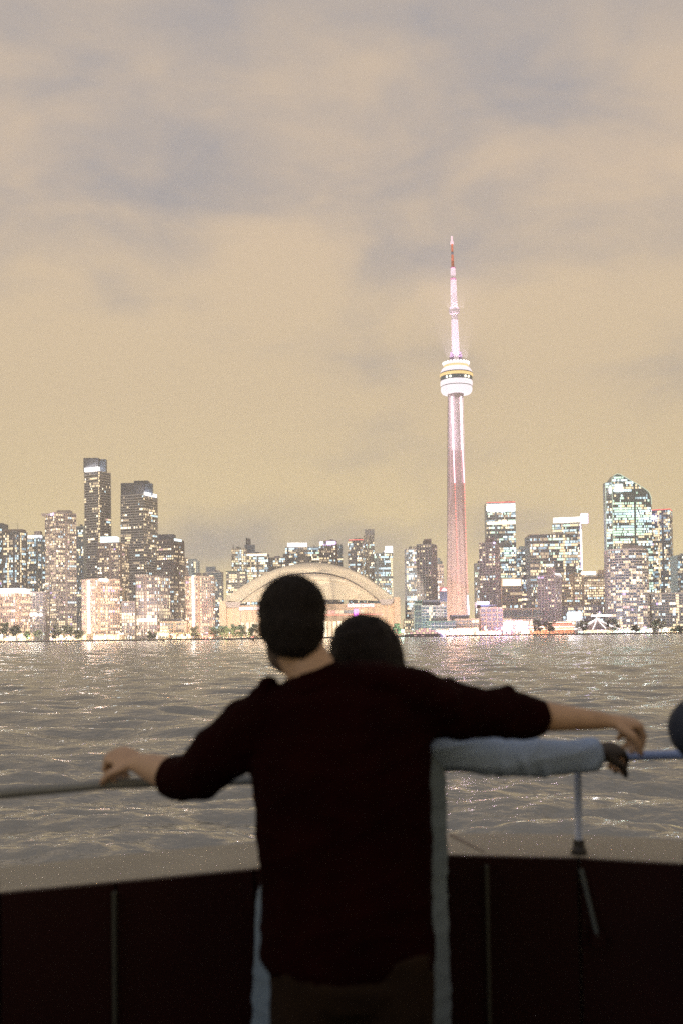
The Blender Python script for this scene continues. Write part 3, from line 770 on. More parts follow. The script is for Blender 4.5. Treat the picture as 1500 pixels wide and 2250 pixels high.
# ---------------------------------------------------------------- the domed stadium
def spot(name, loc, target, power, col, ang, parent):
    d = bpy.data.lights.new(name, 'SPOT'); d.energy = power; d.color = col; d.spot_size = R(ang); d.spot_blend = 0.7; d.shadow_soft_size = 1.0
    o = bpy.data.objects.new(name, d); COL.objects.link(o)
    o.location = loc
    o.rotation_euler = (Vector(target) - Vector(loc)).to_track_quat('-Z', 'Y').to_euler()
    o.parent = parent; o.matrix_parent_inverse = Matrix.Translation(-parent.location)
def text_part(name, body, m, parent, origin, width, height):
    cu = bpy.data.curves.new(name, 'FONT'); cu.body = body; cu.extrude = 0.12; cu.size = 1.0; cu.offset = 0.012
    t = bpy.data.objects.new('lettering_source', cu); COL.objects.link(t)
    me = bpy.data.meshes.new_from_object(t.evaluated_get(bpy.context.evaluated_depsgraph_get()))
    bpy.data.objects.remove(t); bpy.data.curves.remove(cu)
    vs = np.array([v.co[:] for v in me.vertices]); lo, hi = vs.min(0), vs.max(0)
    for v in me.vertices:
        c = v.co
        v.co = (origin[0] + (c.x - lo[0]) / (hi[0] - lo[0]) * width, origin[1] - (c.z - lo[2]) * 2, origin[2] + (c.y - lo[1]) / (hi[1] - lo[1]) * height)
    me.materials.clear(); me.materials.append(m)
    return link(name, me, parent)
def stadium():
    Y = 1400.0
    cx = P(680, 1320, Y).x
    root = empty('stadium', (cx, Y, LAND_Z), 'wide domed stadium with a pale stacked arch roof below the towers', 'stadium')
    roofm = mat('dome_membrane', (0.76, 0.67, 0.53), 0.7, var=0.06, vscale=0.03)
    wallm = mat('stadium_concrete', (0.52, 0.40, 0.31), 0.8, var=0.1, vscale=0.05)
    outer = [(488, 1322), (503, 1309), (520, 1297), (545, 1280), (575, 1264), (610, 1249), (650, 1240), (688, 1237), (725, 1239.5), (762, 1249), (795, 1263), (822, 1281), (846, 1299), (868, 1317)]
    inner = [(528, 1324), (548, 1308), (572, 1292), (605, 1274), (640, 1263), (688, 1258.5), (730, 1262), (765, 1274), (795, 1291), (815, 1306), (834, 1321)]
    def resample(c, n):
        d = [0]
        for (a, b_), (e_, f_) in zip(c[:-1], c[1:]): d.append(d[-1] + math.hypot(e_ - a, f_ - b_))
        out = []
        for k in range(n):
            t = d[-1] * k / (n - 1); j = max(i for i in range(len(d)) if d[i] <= t + 1e-9); j = min(j, len(c) - 2)
            u = (t - d[j]) / (d[j + 1] - d[j])
            out.append((c[j][0] + (c[j + 1][0] - c[j][0]) * u, c[j][1] + (c[j + 1][1] - c[j][1]) * u))
        # smooth
        for _ in range(2):
            out = [out[0]] + [((out[i - 1][0] + 2 * out[i][0] + out[i + 1][0]) / 4, (out[i - 1][1] + 2 * out[i][1] + out[i + 1][1]) / 4) for i in range(1, n - 1)] + [out[-1]]
        return out
    N = 41
    o_ = [P(x, y, Y + 26) for x, y in resample(outer, N)]
    i_ = [P(x, y, Y) for x, y in resample(inner, N)]
    def sheet(name, rows, m, smooth=True):
        b = MB(); n = len(rows[0])
        for r_ in rows: b.v += [tuple(p) for p in r_]
        for k in range(len(rows) - 1):
            for j in range(n - 1):
                a = k * n + j
                b.f.append((a, a + 1, a + n + 1, a + n)); b.m.append(0)
        return b.build(name, m, root, smooth=smooth)
    mid = [a.lerp(c, .55) + Vector((0, -3, 1.6)) for a, c in zip(i_, o_)]
    sheet('arch_panel', [i_, [a.lerp(c, .28) + Vector((0, -2, 1.0)) for a, c in zip(i_, o_)], mid, o_], roofm)
    sheet('barrel_roof', [o_, [p + Vector((0, 30, 3.0)) for p in o_], [p + Vector((0, 110, -6)) for p in o_]], roofm)
    b = MB(); b.tube([p + Vector((0, -1.2, 0)) for p in i_], 0.75, 6); b.build('roof_joint', mat('joint_dark', (0.03, 0.025, 0.03), .8), root)
    zb = (i_[0].z + i_[-1].z) / 2
    rows = []
    for k in range(11):
        ph = R(88) * k / 10
        rows.append([Vector((p.x, Y + 1.2 - max(0, p.z - zb) * math.sin(ph) * 1.25, zb + max(0, p.z - zb) * math.cos(ph) * 0.985)) for p in i_])
    sheet('quarter_dome', rows, roofm)
    for k in (2, 5):
        b = MB(); b.tube([p + Vector((0, -0.2, 0.15)) for p in rows[k]], 0.28, 5); b.build('roof_rib', mat('rib', (0.40, 0.33, 0.25), .8), root)
    # hall walls
    Yw = Y - 36
    def X(px, y=1340): return P(px, y, Yw).x
    def Zz(py, px=680): return P(px, py, Yw).z
    pl = [(X(480), Y + 60), (X(484), Yw + 16), (X(520), Yw + 3), (X(560), Yw), (X(800), Yw), (X(842), Yw + 3), (X(876), Yw + 16), (X(880), Y + 60)]
    b = MB(); b.prism(pl, LAND_Z, Zz(1328))
    b.build('wall', wallm, root)
    for a, c, t in ((482, 497, 1321), (866, 879, 1312)):
        b = MB(); b.box(X(a), X(c), Yw + 2, Yw + 40, LAND_Z, P((a + c) / 2, t, Yw).z); b.build('corner_pier', wallm, root)
    grey = mat('bogie_grey', (0.16, 0.14, 0.15), .7)
    for pts in (((494, 1322.5), (530, 1323), (526, 1335), (501, 1334.5)), ((831, 1318), (866, 1315.5), (859, 1328), (838, 1329))):
        b = MB(); q = [P(x, y, Yw - 1) for x, y in pts]; q2 = [p + Vector((0, 12, 0)) for p in q]
        b.poly(q); b.poly(q2[::-1])
        for k in range(4): b.poly([q[k], q[(k + 1) % 4], q2[(k + 1) % 4], q2[k]])
        b.build('track_cradle', grey, root)
    # wall joints
    b = MB()
    for px in range(500, 872, 14): b.box(X(px) - .15, X(px) + .15, Yw - .25, Yw - .02, LAND_Z, Zz(1330))
    for py in (1337, 1346, 1356): b.box(X(562), X(798), Yw - .3, Yw - .05, Zz(py) - .15, Zz(py) + .15)
    b.build('wall_joint', grey, root, kind='stuff')
    # glazed concourse with lights
    b = MB(); rr = random.Random(3)
    for k in range(26):
        a = 566 + k * 9
        b.box(X(a), X(a + 8), Yw - .6, Yw - .1, Zz(1349), Zz(1342), rr.choice([0, 0, 1, 2, 3]))
    b.build('concourse_window', [GLASS_DARK, LIT['r2'], LIT['w1'], glow('red_wash', (1, .35, .3), .9)], root, kind='stuff')
    b = MB(); b.box(X(640), X(842), Yw - .9, Yw - .2, Zz(1352.5), Zz(1351)); b.build('light_band', GLOWS['red'], root)
    b = MB()
    for k in range(30):
        a = 530 + k * 10.6
        b.box(X(a), X(a + 7), Yw - .7, Yw - .1, LAND_Z + .3, Zz(1366), rr.choice([0, 0, 1, 2]))
    b.build('entrance_window', [LIT['w1'], LIT['w2'], LIT['w3']], root, kind='stuff')
    p = P(777, 1338.5, Yw - 2); q = P(787, 1356, Yw - 2)
    b = MB(); b.box(p.x, q.x, p.y, p.y + 1, q.z, p.z); b.build('video_screen', GLOWS['magenta'], root)
    letter = glow('sign_letters', (1.0, 0.80, 0.74), 2.6)
    backm = glow('sign_back_red', (1.0, 0.16, 0.12), 0.75)
    for (xa, xb, ya, yb) in ((527, 590, 1333.5, 1340), (763, 821, 1327, 1334)):
        p = P(xa, yb, Yw - 2.4); q = P(xb, ya, Yw - 2.4)
        text_part('sign_lettering', 'ROGERS CENTRE', letter, root, (p.x, p.y, p.z), q.x - p.x, q.z - p.z)
        b = MB(); b.box(p.x - 1, q.x + 1, p.y + .8, p.y + 1.6, p.z - .7, q.z + .7); b.build('sign_board', backm, root)
    for px, pw_ in ((530, 2.5e6), (688, 2.7e6), (845, 2.7e6)):
        spot('floodlight', (X(px), Yw - 120, 52), (X(px), Y + 22, 46), pw_, (1, .82, .60), 62, root)
    for px in (495, 868):
        spot('floodlight', (X(px), Yw - 40, 8), (X(px + (55 if px < 600 else -55)), Y + 10, 42), 2e5, (1, .76, .55), 80, root)
stadium()

# ---------------------------------------------------------------- waterfront: trees, lamps, small structures
bark = mat('bark', (0.05, 0.035, 0.02), .9)
LEAF = {
    'dark': mat('leaf_dark', (0.045, 0.065, 0.022), .7, var=.5, vscale=.3),
    'olive': mat('leaf_olive', (0.09, 0.11, 0.03), .7, var=.4, vscale=.3),
    'pale': mat('leaf_pale', (0.12, 0.15, 0.055), .7, var=.4, vscale=.3),
}
def tree(label, px, ytop, ybot, wpx, Y, leaf, seed, group):
    rng = random.Random(seed)
    base = Vector((P(px, ybot, Y).x, Y, LAND_Z)); h = P(px, ytop, Y).z - LAND_Z; w = wpx * Y / F / 2
    root = empty('tree', base, label, 'tree', group)
    b = MB()
    b.tube([base, base + Vector((.2, 0, h * .25)), base + Vector((-.1, .1, h * .55))], [.38, .28, .16], 7)
    for k in range(6):
        a = rng.uniform(0, 6.28); s = base + Vector((0, 0, h * rng.uniform(.22, .42)))
        b.tube([s, s + Vector((math.cos(a) * w * .35, math.sin(a) * w * .35, h * .18)), s + Vector((math.cos(a) * w * .7, math.sin(a) * w * .7, h * .3))], [.16, .1, .04], 5)
    b.build('trunk', bark, root)
    b = MB()
    clumps = []
    for k in range(20):
        a = rng.uniform(0, 6.28); rr = math.sqrt(rng.random()) * .78; zz = rng.uniform(.24, .9)
        env = math.sin(math.pi * min(1, (zz - .05) / 1.05)) ** .6
        clumps.append((base + Vector((math.cos(a) * rr * w * env, math.sin(a) * rr * w * env, zz * h)), rng.uniform(.2, .36) * w))
    for c, r_ in clumps:
        for j in range(75):
            d = Vector((rng.gauss(0, 1), rng.gauss(0, 1), rng.gauss(0, .8))).normalized() * r_ * rng.random() ** .4
            q = c + d
            s = rng.uniform(.4, .85)
            u = Vector((rng.gauss(0, 1), rng.gauss(0, 1), rng.gauss(0, 1))).normalized(); v = u.orthogonal().normalized()
            b.poly([q - u * s, q - v * s * .6, q + u * s, q + v * s * .6])
    b.build('crown', LEAF[leaf], root)
TG = 'trees along the quay'
dk = 'dark round tree in the row on the left quay beside the flood lamp'
tree('dark broad tree standing at far left edge of the quay', 8, 1366, 1402, 34, 1193, 'dark', 1, TG)
tree('dark olive tree just right of the leftmost tree on the quay', 36, 1370, 1402, 32, 1193.5, 'dark', 2, TG)
tree('small pale green tree in front of the glowing lamps, left quay', 86, 1383, 1404, 26, 1206, 'pale', 3, TG)
tree('thin pale sapling left of the small pale green tree', 60, 1386, 1403, 18, 1209, 'olive', 4, TG)
tree('dark bushy tree right of the sailboat mast', 122, 1372, 1404, 32, 1193, 'dark', 5, TG)
tree('widest dark tree on the left quay near the orange shrub', 148, 1372, 1403, 38, 1193.5, 'dark', 6, TG)
tree('orange tinted low tree at the foot of the western gridded block', 174, 1384, 1404, 26, 1193, 'olive', 7, TG)
tree('small dark tree in front of the large brown block', 334, 1386, 1405, 26, 1193, 'dark', 8, TG)
for k, (px, yt, w, lb) in enumerate(((430, 1376, 30, 'bright lit round tree left of the lit tree row below the stadium'), (470, 1378, 28, 'first lit tree of the pale row in front of the stadium'),
        (491, 1374, 30, 'second lit tree of the pale row in front of the stadium'), (512, 1370, 34, 'third and largest lit tree of the row before the stadium'),
        (535, 1372, 30, 'fourth lit tree of the pale row in front of the stadium'), (556, 1369, 30, 'last lit tree of the stadium row beside the short haired head'))):
    tree(lb, px, yt, 1402, w, 1206 + k % 2 * 4, 'pale', 20 + k, TG)
tree('dark tree at the stadium corner above the dark haired head', 872, 1368, 1393, 24, 1212, 'dark', 31, TG)
for k, (px, yt, w, lb) in enumerate(((1180, 1362, 26, 'dark tree behind the red lit pavilion left end'), (1207, 1361, 30, 'dark tree behind the middle of the red lit pavilion'), (1280, 1360, 34, 'dark tree between the white drum and the tent mast'),
        (1345, 1358, 36, 'dark tree behind the right slope of the cable tent'), (1445, 1358, 40, 'large dark tree near the right edge of the quay'), (1485, 1374, 36, 'dark rounded tree at the right edge of the picture'), (1395, 1372, 26, 'small dark tree in front of the bow fronted tower'))):
    tree(lb, px, yt, 1389, w, 1193 + k % 3 * .8, 'dark', 40 + k, TG)

pole_m = mat('lamp_pole', (0.25, 0.25, 0.26), .5, .5)
def lamp(px, ytop, Y, col, power, size, label, group, bulbs=1, key='w'):
    base = Vector((P(px, 1395, Y).x, Y, LAND_Z)); zt = P(px, ytop, Y).z
    root = empty('street_lamp', base, label, 'lamp', group)
    b = MB(); b.tube([base, (base.x, Y, zt - .2)], [.16, .09], 6); b.build('pole', pole_m, root)
    gm = glow('bulb_%s' % key, col, {'w': 150, 'v': 140, 'c': 150, 'o': 100, 'g': 170, 'h': 260, 'r': 110}[key], sampled=True)
    for k in range(bulbs):
        dx = (k - (bulbs - 1) / 2) * size * 2.3
        b = MB(); b.lathe(base.x + dx, Y, [(size * .3, zt - size), (size * .9, zt - size * .5), (size, zt), (size * .8, zt + size * .5), (size * .25, zt + size * .8)], 10); b.build('lamp_head', gm, root, smooth=True)
    if power:
        d = bpy.data.lights.new('bulb', 'POINT'); d.energy = power; d.color = col; d.shadow_soft_size = size
        o = bpy.data.objects.new('bulb', d); COL.objects.link(o); o.location = (base.x, Y - size - .6, zt)
        o.parent = root; o.matrix_parent_inverse = Matrix.Translation(-base)
W_, V_, C_, O_, G_, R_ = (1, .85, .68), (.72, .50, 1), (.82, .97, 1), (1, .66, .32), (.62, 1, .84), (1, .32, .42)
LG = 'street lamps along the waterfront'
lamp(80, 1350, 1215, (1, .88, .70), 1.6e5, 2.3, 'tallest flood lamp with a blazing head on the left quay', LG, 3, 'h')
lamp(1021 - 825, 1378, 1212, W_, 0.5e5, .9, 'warm lamp at the foot of the bright strip of the western gridded block', LG)
lamp(476, 1338, 1216, C_, 0.7e5, .9, 'tall white lamp at the left corner of the stadium', LG, 2, 'c')
lamp(530, 1339, 1216, C_, 0.7e5, .8, 'tall white lamp under the left stadium sign', LG, 2, 'c')
lamp(884, 1386, 1206, G_, 1.0e5, 2.2, 'blazing pale green lamp beside the dark haired head', LG, 1, 'g')
lamp(1021, 1384, 1206, V_, 0.8e5, 1.9, 'bright violet white lamp on the quay below the needle tower', LG, 2, 'v')
lamp(1068, 1384, 1208, O_, 1.2e5, 1.2, 'orange lamp in front of the brick podium', LG, 1, 'o')
lamp(1108, 1380, 1206, V_, 0.6e5, 2.0, 'bright violet lamp left of the market hall', LG, 2, 'v')
lamp(1317, 1345, 1214, V_, 0.2e5, .7, 'small violet light on top of the tent mast', LG, 1, 'v')
sh = 'small bright lamp, one of many low along the waterfront promenade'
rl = random.Random(12)
lows = [(-8, 'w'), (6, 'w'), (18, 'v'), (33, 'w'), (62, 'g'), (72, 'w'), (94, 'g'), (112, 'v'), (122, 'v'), (132, 'w'), (137, 'v'), (163, 'w'), (180, 'o'), (208, 'w'), (214, 'w'), (222, 'w'), (232, 'v'), (240, 'w'), (260, 'w'), (268, 'w'), (283, 'w'), (307, 'w'), (322, 'w'),
        (365, 'w'), (378, 'w'), (445, 'w'), (455, 'r'), (505, 'w'), (548, 'w'), (906, 'c'), (990, 'w'), (1006, 'w'), (1045, 'w'), (1090, 'v'), (1128, 'r'), (1140, 'w'), (1152, 'w'), (1170, 'w'), (1190, 'o'), (1205, 'w'), (1222, 'r'), (1240, 'w'), (1256, 'w'), (1300, 'v'), (1322, 'v'), (1338, 'c'), (1355, 'w'), (1366, 'v'), (1378, 'w'), (1388, 'w'), (1402, 'c'), (1416, 'v'), (1428, 'w'), (1444, 'w'), (1460, 'w'), (1476, 'o'), (1496, 'w')]
CM = {'w': W_, 'v': V_, 'c': C_, 'o': O_, 'g': G_, 'r': R_}
for k, (px, c) in enumerate(lows):
    yb = 1404 - (px / 1500) * 20.5
    lamp(px, yb - rl.uniform(1.5, 9), 1200 + rl.uniform(0, 13), CM[c], rl.choice([2e4, 4.5e4, 7e4]), rl.uniform(.4, 1.15), sh, LG, 1 if rl.random() < .6 else 2, c)

# red and white sign with a triangle, on the block beside the needle tower
def roof_sign():
    Y = 1228.0
    p, q = P(965, 1322, Y), P(981, 1290, Y)
    root = empty('billboard', (p.x, Y, p.z), 'dark blue billboard with red top and white triangle beside the needle tower', 'billboard')
    b = MB(); b.box(p.x, q.x, Y, Y + 1.2, p.z, q.z - (q.z - p.z) * .30); b.build('lower_panel', mat('panel_slate', (.10, .12, .18), .6), root)
    b = MB(); b.box(p.x, q.x, Y, Y + 1.2, q.z - (q.z - p.z) * .30, q.z); b.build('red_panel', glow('panel_red', (.9, .03, .02), .65), root)
    b = MB(); w = q.x - p.x; zt = q.z - (q.z - p.z) * .06; zb = q.z - (q.z - p.z) * .25
    tri = [(p.x + w * .28, Y - .2, zb), (p.x + w * .92, Y - .2, zb), (p.x + w * .84, Y - .2, zb + (zt - zb) * .55), (p.x + w * .6, Y - .2, zt), (p.x + w * .36, Y - .2, zb + (zt - zb) * .55)]
    b.poly(tri); b.poly([(x, Y - .02, z) for x, _, z in tri][::-1])
    for k in range(5):
        a, c = tri[k], tri[(k + 1) % 5]; b.poly([a, c, (c[0], Y - .02, c[2]), (a[0], Y - .02, a[2])])
    b.build('white_emblem', GLOWS['white'], root)
    b = MB()
    for x in (p.x + 1, q.x - 1): b.tube([(x, Y + .6, LAND_Z), (x, Y + .6, p.z)], .3, 6)
    b.build('support', pole_m, root)
roof_sign()

# white drum pavilion, red lit pavilion and cable tent
def drum():
    Y = 1216.0
    a, c = P(1250, 1362, Y), P(1279, 1345, Y)
    cx, r_ = (a.x + c.x) / 2, (c.x - a.x) / 2
    root = empty('drum_pavilion', (cx, Y + r_, LAND_Z), 'glowing white drum shaped pavilion on stilts left of the cable tent', 'pavilion')
    b = MB(); b.lathe(cx, Y + r_, [(r_ * .8, a.z), (r_ * .85, c.z)], 20); b.build('drum_core', GLOWS['violet'], root)
    for k in range(20):
        t = 2 * math.pi * k / 20; x, y = cx + r_ * .93 * math.cos(t), Y + r_ + r_ * .93 * math.sin(t)
        b = MB(); b.box(x - .8, x + .8, y - .3, y + .3, a.z, c.z + .4); b.build('light_panel', GLOWS['whitehot'], root)
    b = MB(); b.lathe(cx, Y + r_, [(r_ * 1.28, a.z - .8), (r_ * 1.32, a.z - .4), (r_ * .9, a.z)], 24); b.build('skirt', GLOWS['white'], root)
    b = MB()
    for k in range(6):
        t = 2 * math.pi * k / 6; x, y = cx + r_ * .7 * math.cos(t), Y + r_ + r_ * .7 * math.sin(t); b.tube([(x, y, LAND_Z), (x, y, a.z - .8)], .35, 6)
    b.build('stilt', pole_m, root)
drum()
def red_pavilion():
    Y = 1206.0
    a, c = P(1165, 1385, Y), P(1262, 1366, Y)
    root = empty('waterside_pavilion', ((a.x + c.x) / 2, Y, LAND_Z), 'long low pavilion with red and amber lit rails and small pointed roof', 'pavilion')
    b = MB(); b.box(a.x, c.x, Y + 3, Y + 12, LAND_Z, P(1215, 1374, Y).z); b.build('wall', mat('pavilion_wall', (.35, .16, .10), .8), root)
    x2, z2 = P(1207, 1374, Y).x, P(1230, 1367, Y).z
    b = MB(); b.box(x2, P(1258, 1374, Y).x, Y + 4, Y + 11, P(1215, 1374, Y).z, z2); b.build('upper_storey', mat('pavilion_wall', (.35, .16, .10), .8), root)
    for py, g_, xa, xb in ((1382, 'warm', 1166, 1262), (1376.5, 'white', 1160, 1262), (1371.5, 'red', 1207, 1258), (1366.8, 'warm', 1207, 1258)):
        p, q = P(xa, py, Y), P(xb, py, Y)
        b = MB(); b.box(p.x, q.x, Y + 1.6, Y + 2.6, min(p.z, q.z) - .35, min(p.z, q.z) + .35); b.build('light_rail', GLOWS[g_], root)
    b = MB()
    for k in range(14):
        x = a.x + (c.x - a.x) * (k + .5) / 14; b.box(x - .2, x + .2, Y + 1.8, Y + 2.4, LAND_Z, P(1215, 1374, Y).z)
    b.build('column', mat('pavilion_post', (.5, .3, .2), .7), root, kind='stuff')
    p = P(1231, 1366, Y); q = P(1231, 1359, Y)
    b = MB(); b.lathe(p.x, Y + 7, [(7.5, p.z), (5.0, p.z + (q.z - p.z) * .35), (2.2, p.z + (q.z - p.z) * .75), (.2, q.z)], 8); b.build('pointed_roof', mat('pavilion_roof', (.3, .27, .27), .7), root)
red_pavilion()
def cable_tent():
    Y = 1204.0
    m0, m1 = P(1315, 1393, Y), P(1315, 1344, Y)
    root = empty('cable_tent', (m0.x, Y + 8, LAND_Z), 'tent pavilion with a mast and white lit cables fanning down to the quay', 'tent')
    cx, cy = m0.x, Y + 8
    b = MB(); b.tube([(cx, cy, LAND_Z), (cx, cy, m1.z)], [.55, .22], 8); b.build('mast', mat('mast_pale', (.7, .66, .66), .5), root)
    top = P(1315, 1360, Y).z
    rw = (P(1368, 1386, Y).x - P(1266, 1386, Y).x) / 2; zl = P(1315, 1383, Y).z
    feet = [(cx + rw * math.cos(t), cy + 12 * math.sin(t), zl) for t in [2 * math.pi * k / 10 for k in range(10)]]
    b = MB()
    for k in range(10):
        p, q = Vector(feet[k]), Vector(feet[(k + 1) % 10]); t = Vector((cx, cy, top))
        m1_, m2_ = t.lerp(p, .5) - Vector((0, 0, 1.2)), t.lerp(q, .5) - Vector((0, 0, 1.2))
        b.poly([t - Vector((0, 0, .5)), m1_, m2_]); b.poly([m1_, p - Vector((0, 0, .4)), q - Vector((0, 0, .4)), m2_])
    b.build('canopy', mat('tent_fabric', (.16, .12, .11), .8), root)
    for k in (0, 1, 4, 5, 6, 7, 8, 9):
        p = Vector(feet[k]); t = Vector((cx, cy, top + .8))
        b = MB(); b.tube([t, t.lerp(p, .5) - Vector((0, 0, .9)), p], .42 if k in (0, 5) else .3, 6); b.build('lit_cable', GLOWS['white'], root)
    b = MB()
    for p in feet: b.tube([(p[0], p[1], LAND_Z), p], .25, 6)
    b.build('edge_post', pole_m, root, kind='stuff')
    a, c = P(1301, 1354.5, Y), P(1345, 1350, Y)
    b = MB(); b.box(a.x, c.x, cy - 1, cy - .4, a.z, c.z); b.build('sign_bar', GLOWS['white'], root)
    b = MB(); b.box(P(1282, 1384, Y).x, P(1350, 1384, Y).x, cy - 6, cy - 5, LAND_Z + 1, zl - .6); b.build('lit_counter', LIT['w2'], root)
cable_tent()
def kiosk(label, x0, x1, yt, Y, lit, seed, st='glintw'):
    building('quay_kiosk', label, x0, x1, yt, Y, st, seed=seed, lit=lit, group='low kiosks on the quay', cat='kiosk', bay=2.2, fh=2.6)
kiosk('white kiosk with lit front left of the bright round tree', 378, 419, 1391, 1212, .95, 80)
kiosk('low glowing kiosk at the foot of the western gridded block', 205, 262, 1395, 1214, .95, 81)
kiosk('low glowing kiosk between the small dark tree and the brown block', 340, 372, 1388, 1216, .7, 82)
kiosk('glowing white ferry shed behind the yacht stern', 958, 1002, 1383, 1212, 1.2, 83, 'glintp')
kiosk('low cream terminal with lit balconies on the quay below the needle tower', 1003, 1050, 1380, 1214, .8, 84, 'glintw')
kiosk('long pale shed right of the cream terminal', 1050, 1100, 1387, 1212, .7, 85, 'glintp')
kiosk('low glowing stall row right of the cable tent', 1372, 1432, 1381, 1214, .8, 86, 'glintc')
kiosk('dim low shed by the right edge of the quay', 1446, 1520, 1379, 1212, .4, 87, 'glintc')
kiosk('added low red glowing shed under the lit trees in front of the stadium', 440, 575, 1397, 1218, .55, 90, 'glintr')  # this and the green shed are added to colour the water glints
kiosk('added pale green glowing shed behind the cable tent', 1268, 1370, 1384, 1226, .8, 91, 'glintc')
kiosk('long lit arcade behind the dark trees at far left', -20, 58, 1392, 1222, .9, 88)
kiosk('lit arcade behind the dark trees right of the sailboat', 110, 190, 1394, 1222, .9, 89)

# hedge strip along the quay
b = MB(); rh = random.Random(8)
for k in range(5200):
    px = rh.uniform(-10, 1510)
    if 575 < px < 880: continue
    x = P(px, 1400, 1196).x; q = Vector((x, 1194 + rh.random() * 4, LAND_Z + .2 + rh.random() * 1.0 * (1 + .6 * math.sin(px * .09))))
    u = Vector((rh.gauss(0, 1), rh.gauss(0, 1), rh.gauss(0, 1))).normalized(); v = u.orthogonal().normalized(); s = rh.uniform(.25, .55)
    b.poly([q - u * s, q - v * s * .6, q + u * s, q + v * s * .6])
tag(b.build('hedge', LEAF['dark']), 'low dark hedge running along the quay edge', 'hedge', kind='stuff')

# ---------------------------------------------------------------- boats and buoys
white_hull = mat('hull_white', (.55, .52, .52), .5); dark_hull = mat('hull_dark', (.05, .05, .06), .5)
def hull(b, x0, x1, y, half, z0, z1, bow=1, mi=0):
    """a boat hull along x: plan pinched at the bow (bow=1: bow at x1)"""
    n = 10; rows = []
    for zt in (0, .5, 1):
        z = z0 + (z1 - z0) * zt; row = []
        for side in (-1, 1):
            for k in range(n + 1):
                t = k / n if side < 0 else 1 - k / n
                w = half * (1 - max(0, (t - .6) / .4) ** 2 * .98) * (.75 + .25 * zt) * (1 if t > .03 else .9)
                tt = t * (1 + .03 * zt) if t > .9 else t
                x = x0 + (x1 - x0) * tt if bow > 0 else x1 - (x1 - x0) * tt
                row.append((x, y + side * w * bow, z + (z1 - z0) * .35 * max(0, t - .55) * zt))
        rows.append(row)
    m = len(rows[0]); i = len(b.v)
    for r_ in rows: b.v += r_
    for k in range(2):
        for j in range(m):
            a, c = i + k * m + j, i + k * m + (j + 1) % m
            b.f.append((a, c, c + m, a + m)); b.m.append(mi)
    b.f.append(tuple(i + 2 * m + j for j in range(m))); b.m.append(mi)
def yacht():
    Y = 1178.0
    def X(px): return P(px, 1395, Y).x
    def Z(py): return P(930, py, Y).z
    root = empty('yacht', (X(930), Y, WATER_Z), 'three decked motor yacht with dark hull berthed right of the two heads', 'boat')
    b = MB(); hull(b, X(888), X(973), Y, 4.5, WATER_Z - .3, Z(1393), 1); b.build('hull', mat('yacht_hull', (.13, .12, .13), .4), root)
    for k, (xa, xb, ya, yb) in enumerate(((898, 964, 1393, 1389), (910, 957, 1389, 1384.5), (917, 945, 1384.5, 1380.5))):
        b = MB(); b.prism([(X(xa), Y - 3.6 + k * .5), (X(xb) - 2, Y - 3.6 + k * .5), (X(xb), Y), (X(xb) - 2, Y + 3.6 - k * .5), (X(xa), Y + 3.6 - k * .5)], Z(ya), Z(yb) ); b.build('deck_house', white_hull, root)
        b = MB(); b.prism([(X(xa) - 2, Y - 4.2 + k * .5), (X(xb) - 1, Y - 4.2 + k * .5), (X(xb) + 1, Y), (X(xb) - 1, Y + 4.2 - k * .5), (X(xa) - 2, Y + 4.2 - k * .5)], Z(yb), Z(yb) + .28); b.build('deck_roof', mat('yacht_roof', (.22, .16, .19), .5), root)
        b = MB(); n = 9 - k * 2
        for j in range(n):
            xs = X(xa + 2) + (X(xb - 4) - X(xa + 2)) * j / n
            b.box(xs, xs + (X(xb - 4) - X(xa + 2)) / n * .78, Y - 3.75 + k * .5, Y - 3.62 + k * .5, Z(ya) + .5, Z(yb) - .3, j % 3 == 1)
        b.build('window', [LIT['r2'], LIT['w2']], root, kind='stuff')
    b = MB(); b.tube([(X(930), Y, Z(1380.5)), (X(928), Y, Z(1375))], .12, 6); b.build('mast', pole_m, root)
    b = MB()
    for px in (908, 924): b.box(X(px), X(px + 6), Y - 4.62, Y - 4.5, WATER_Z + 1.4, WATER_Z + 1.9)
    b.build('porthole', LIT['r2'], root)
    b = MB(); p0 = Vector((X(967), Y - 3, Z(1391))); b.obox(p0, (2.2, 0, 0), (0, 1, 0), (3.4, 0, WATER_Z + .4 - p0.z)); b.build('gangway', GLOWS['violet'], root)
yacht()
def small_boat():
    Y = 1010.0
    def X(px): return P(px, 1408, Y).x
    def Z(py): return P(504, py, Y).z
    root = empty('motor_boat', (X(504), Y, WATER_Z), 'small dark motor boat crossing in front of the lit tree row', 'boat')
    b = MB(); hull(b, X(490), X(518), Y, 1.8, WATER_Z - .2, Z(1409), -1); b.build('hull', dark_hull, root)
    b = MB(); b.prism([(X(497), Y - 1.2), (X(511), Y - 1.2), (X(511), Y + 1.2), (X(497), Y + 1.2)], Z(1409), Z(1405)); b.build('cabin', mat('boat_cabin', (.10, .09, .09), .5), root)
    b = MB()
    for px in (498, 502.5, 507): b.box(X(px), X(px + 3), Y - 1.26, Y - 1.22, Z(1408), Z(1406)); 
    b.build('window', GLASS_GREY, root)
    b = MB(); b.tube([(X(506), Y, Z(1405)), (X(506), Y, Z(1402))], .06, 5); b.build('mast', pole_m, root)
small_boat()
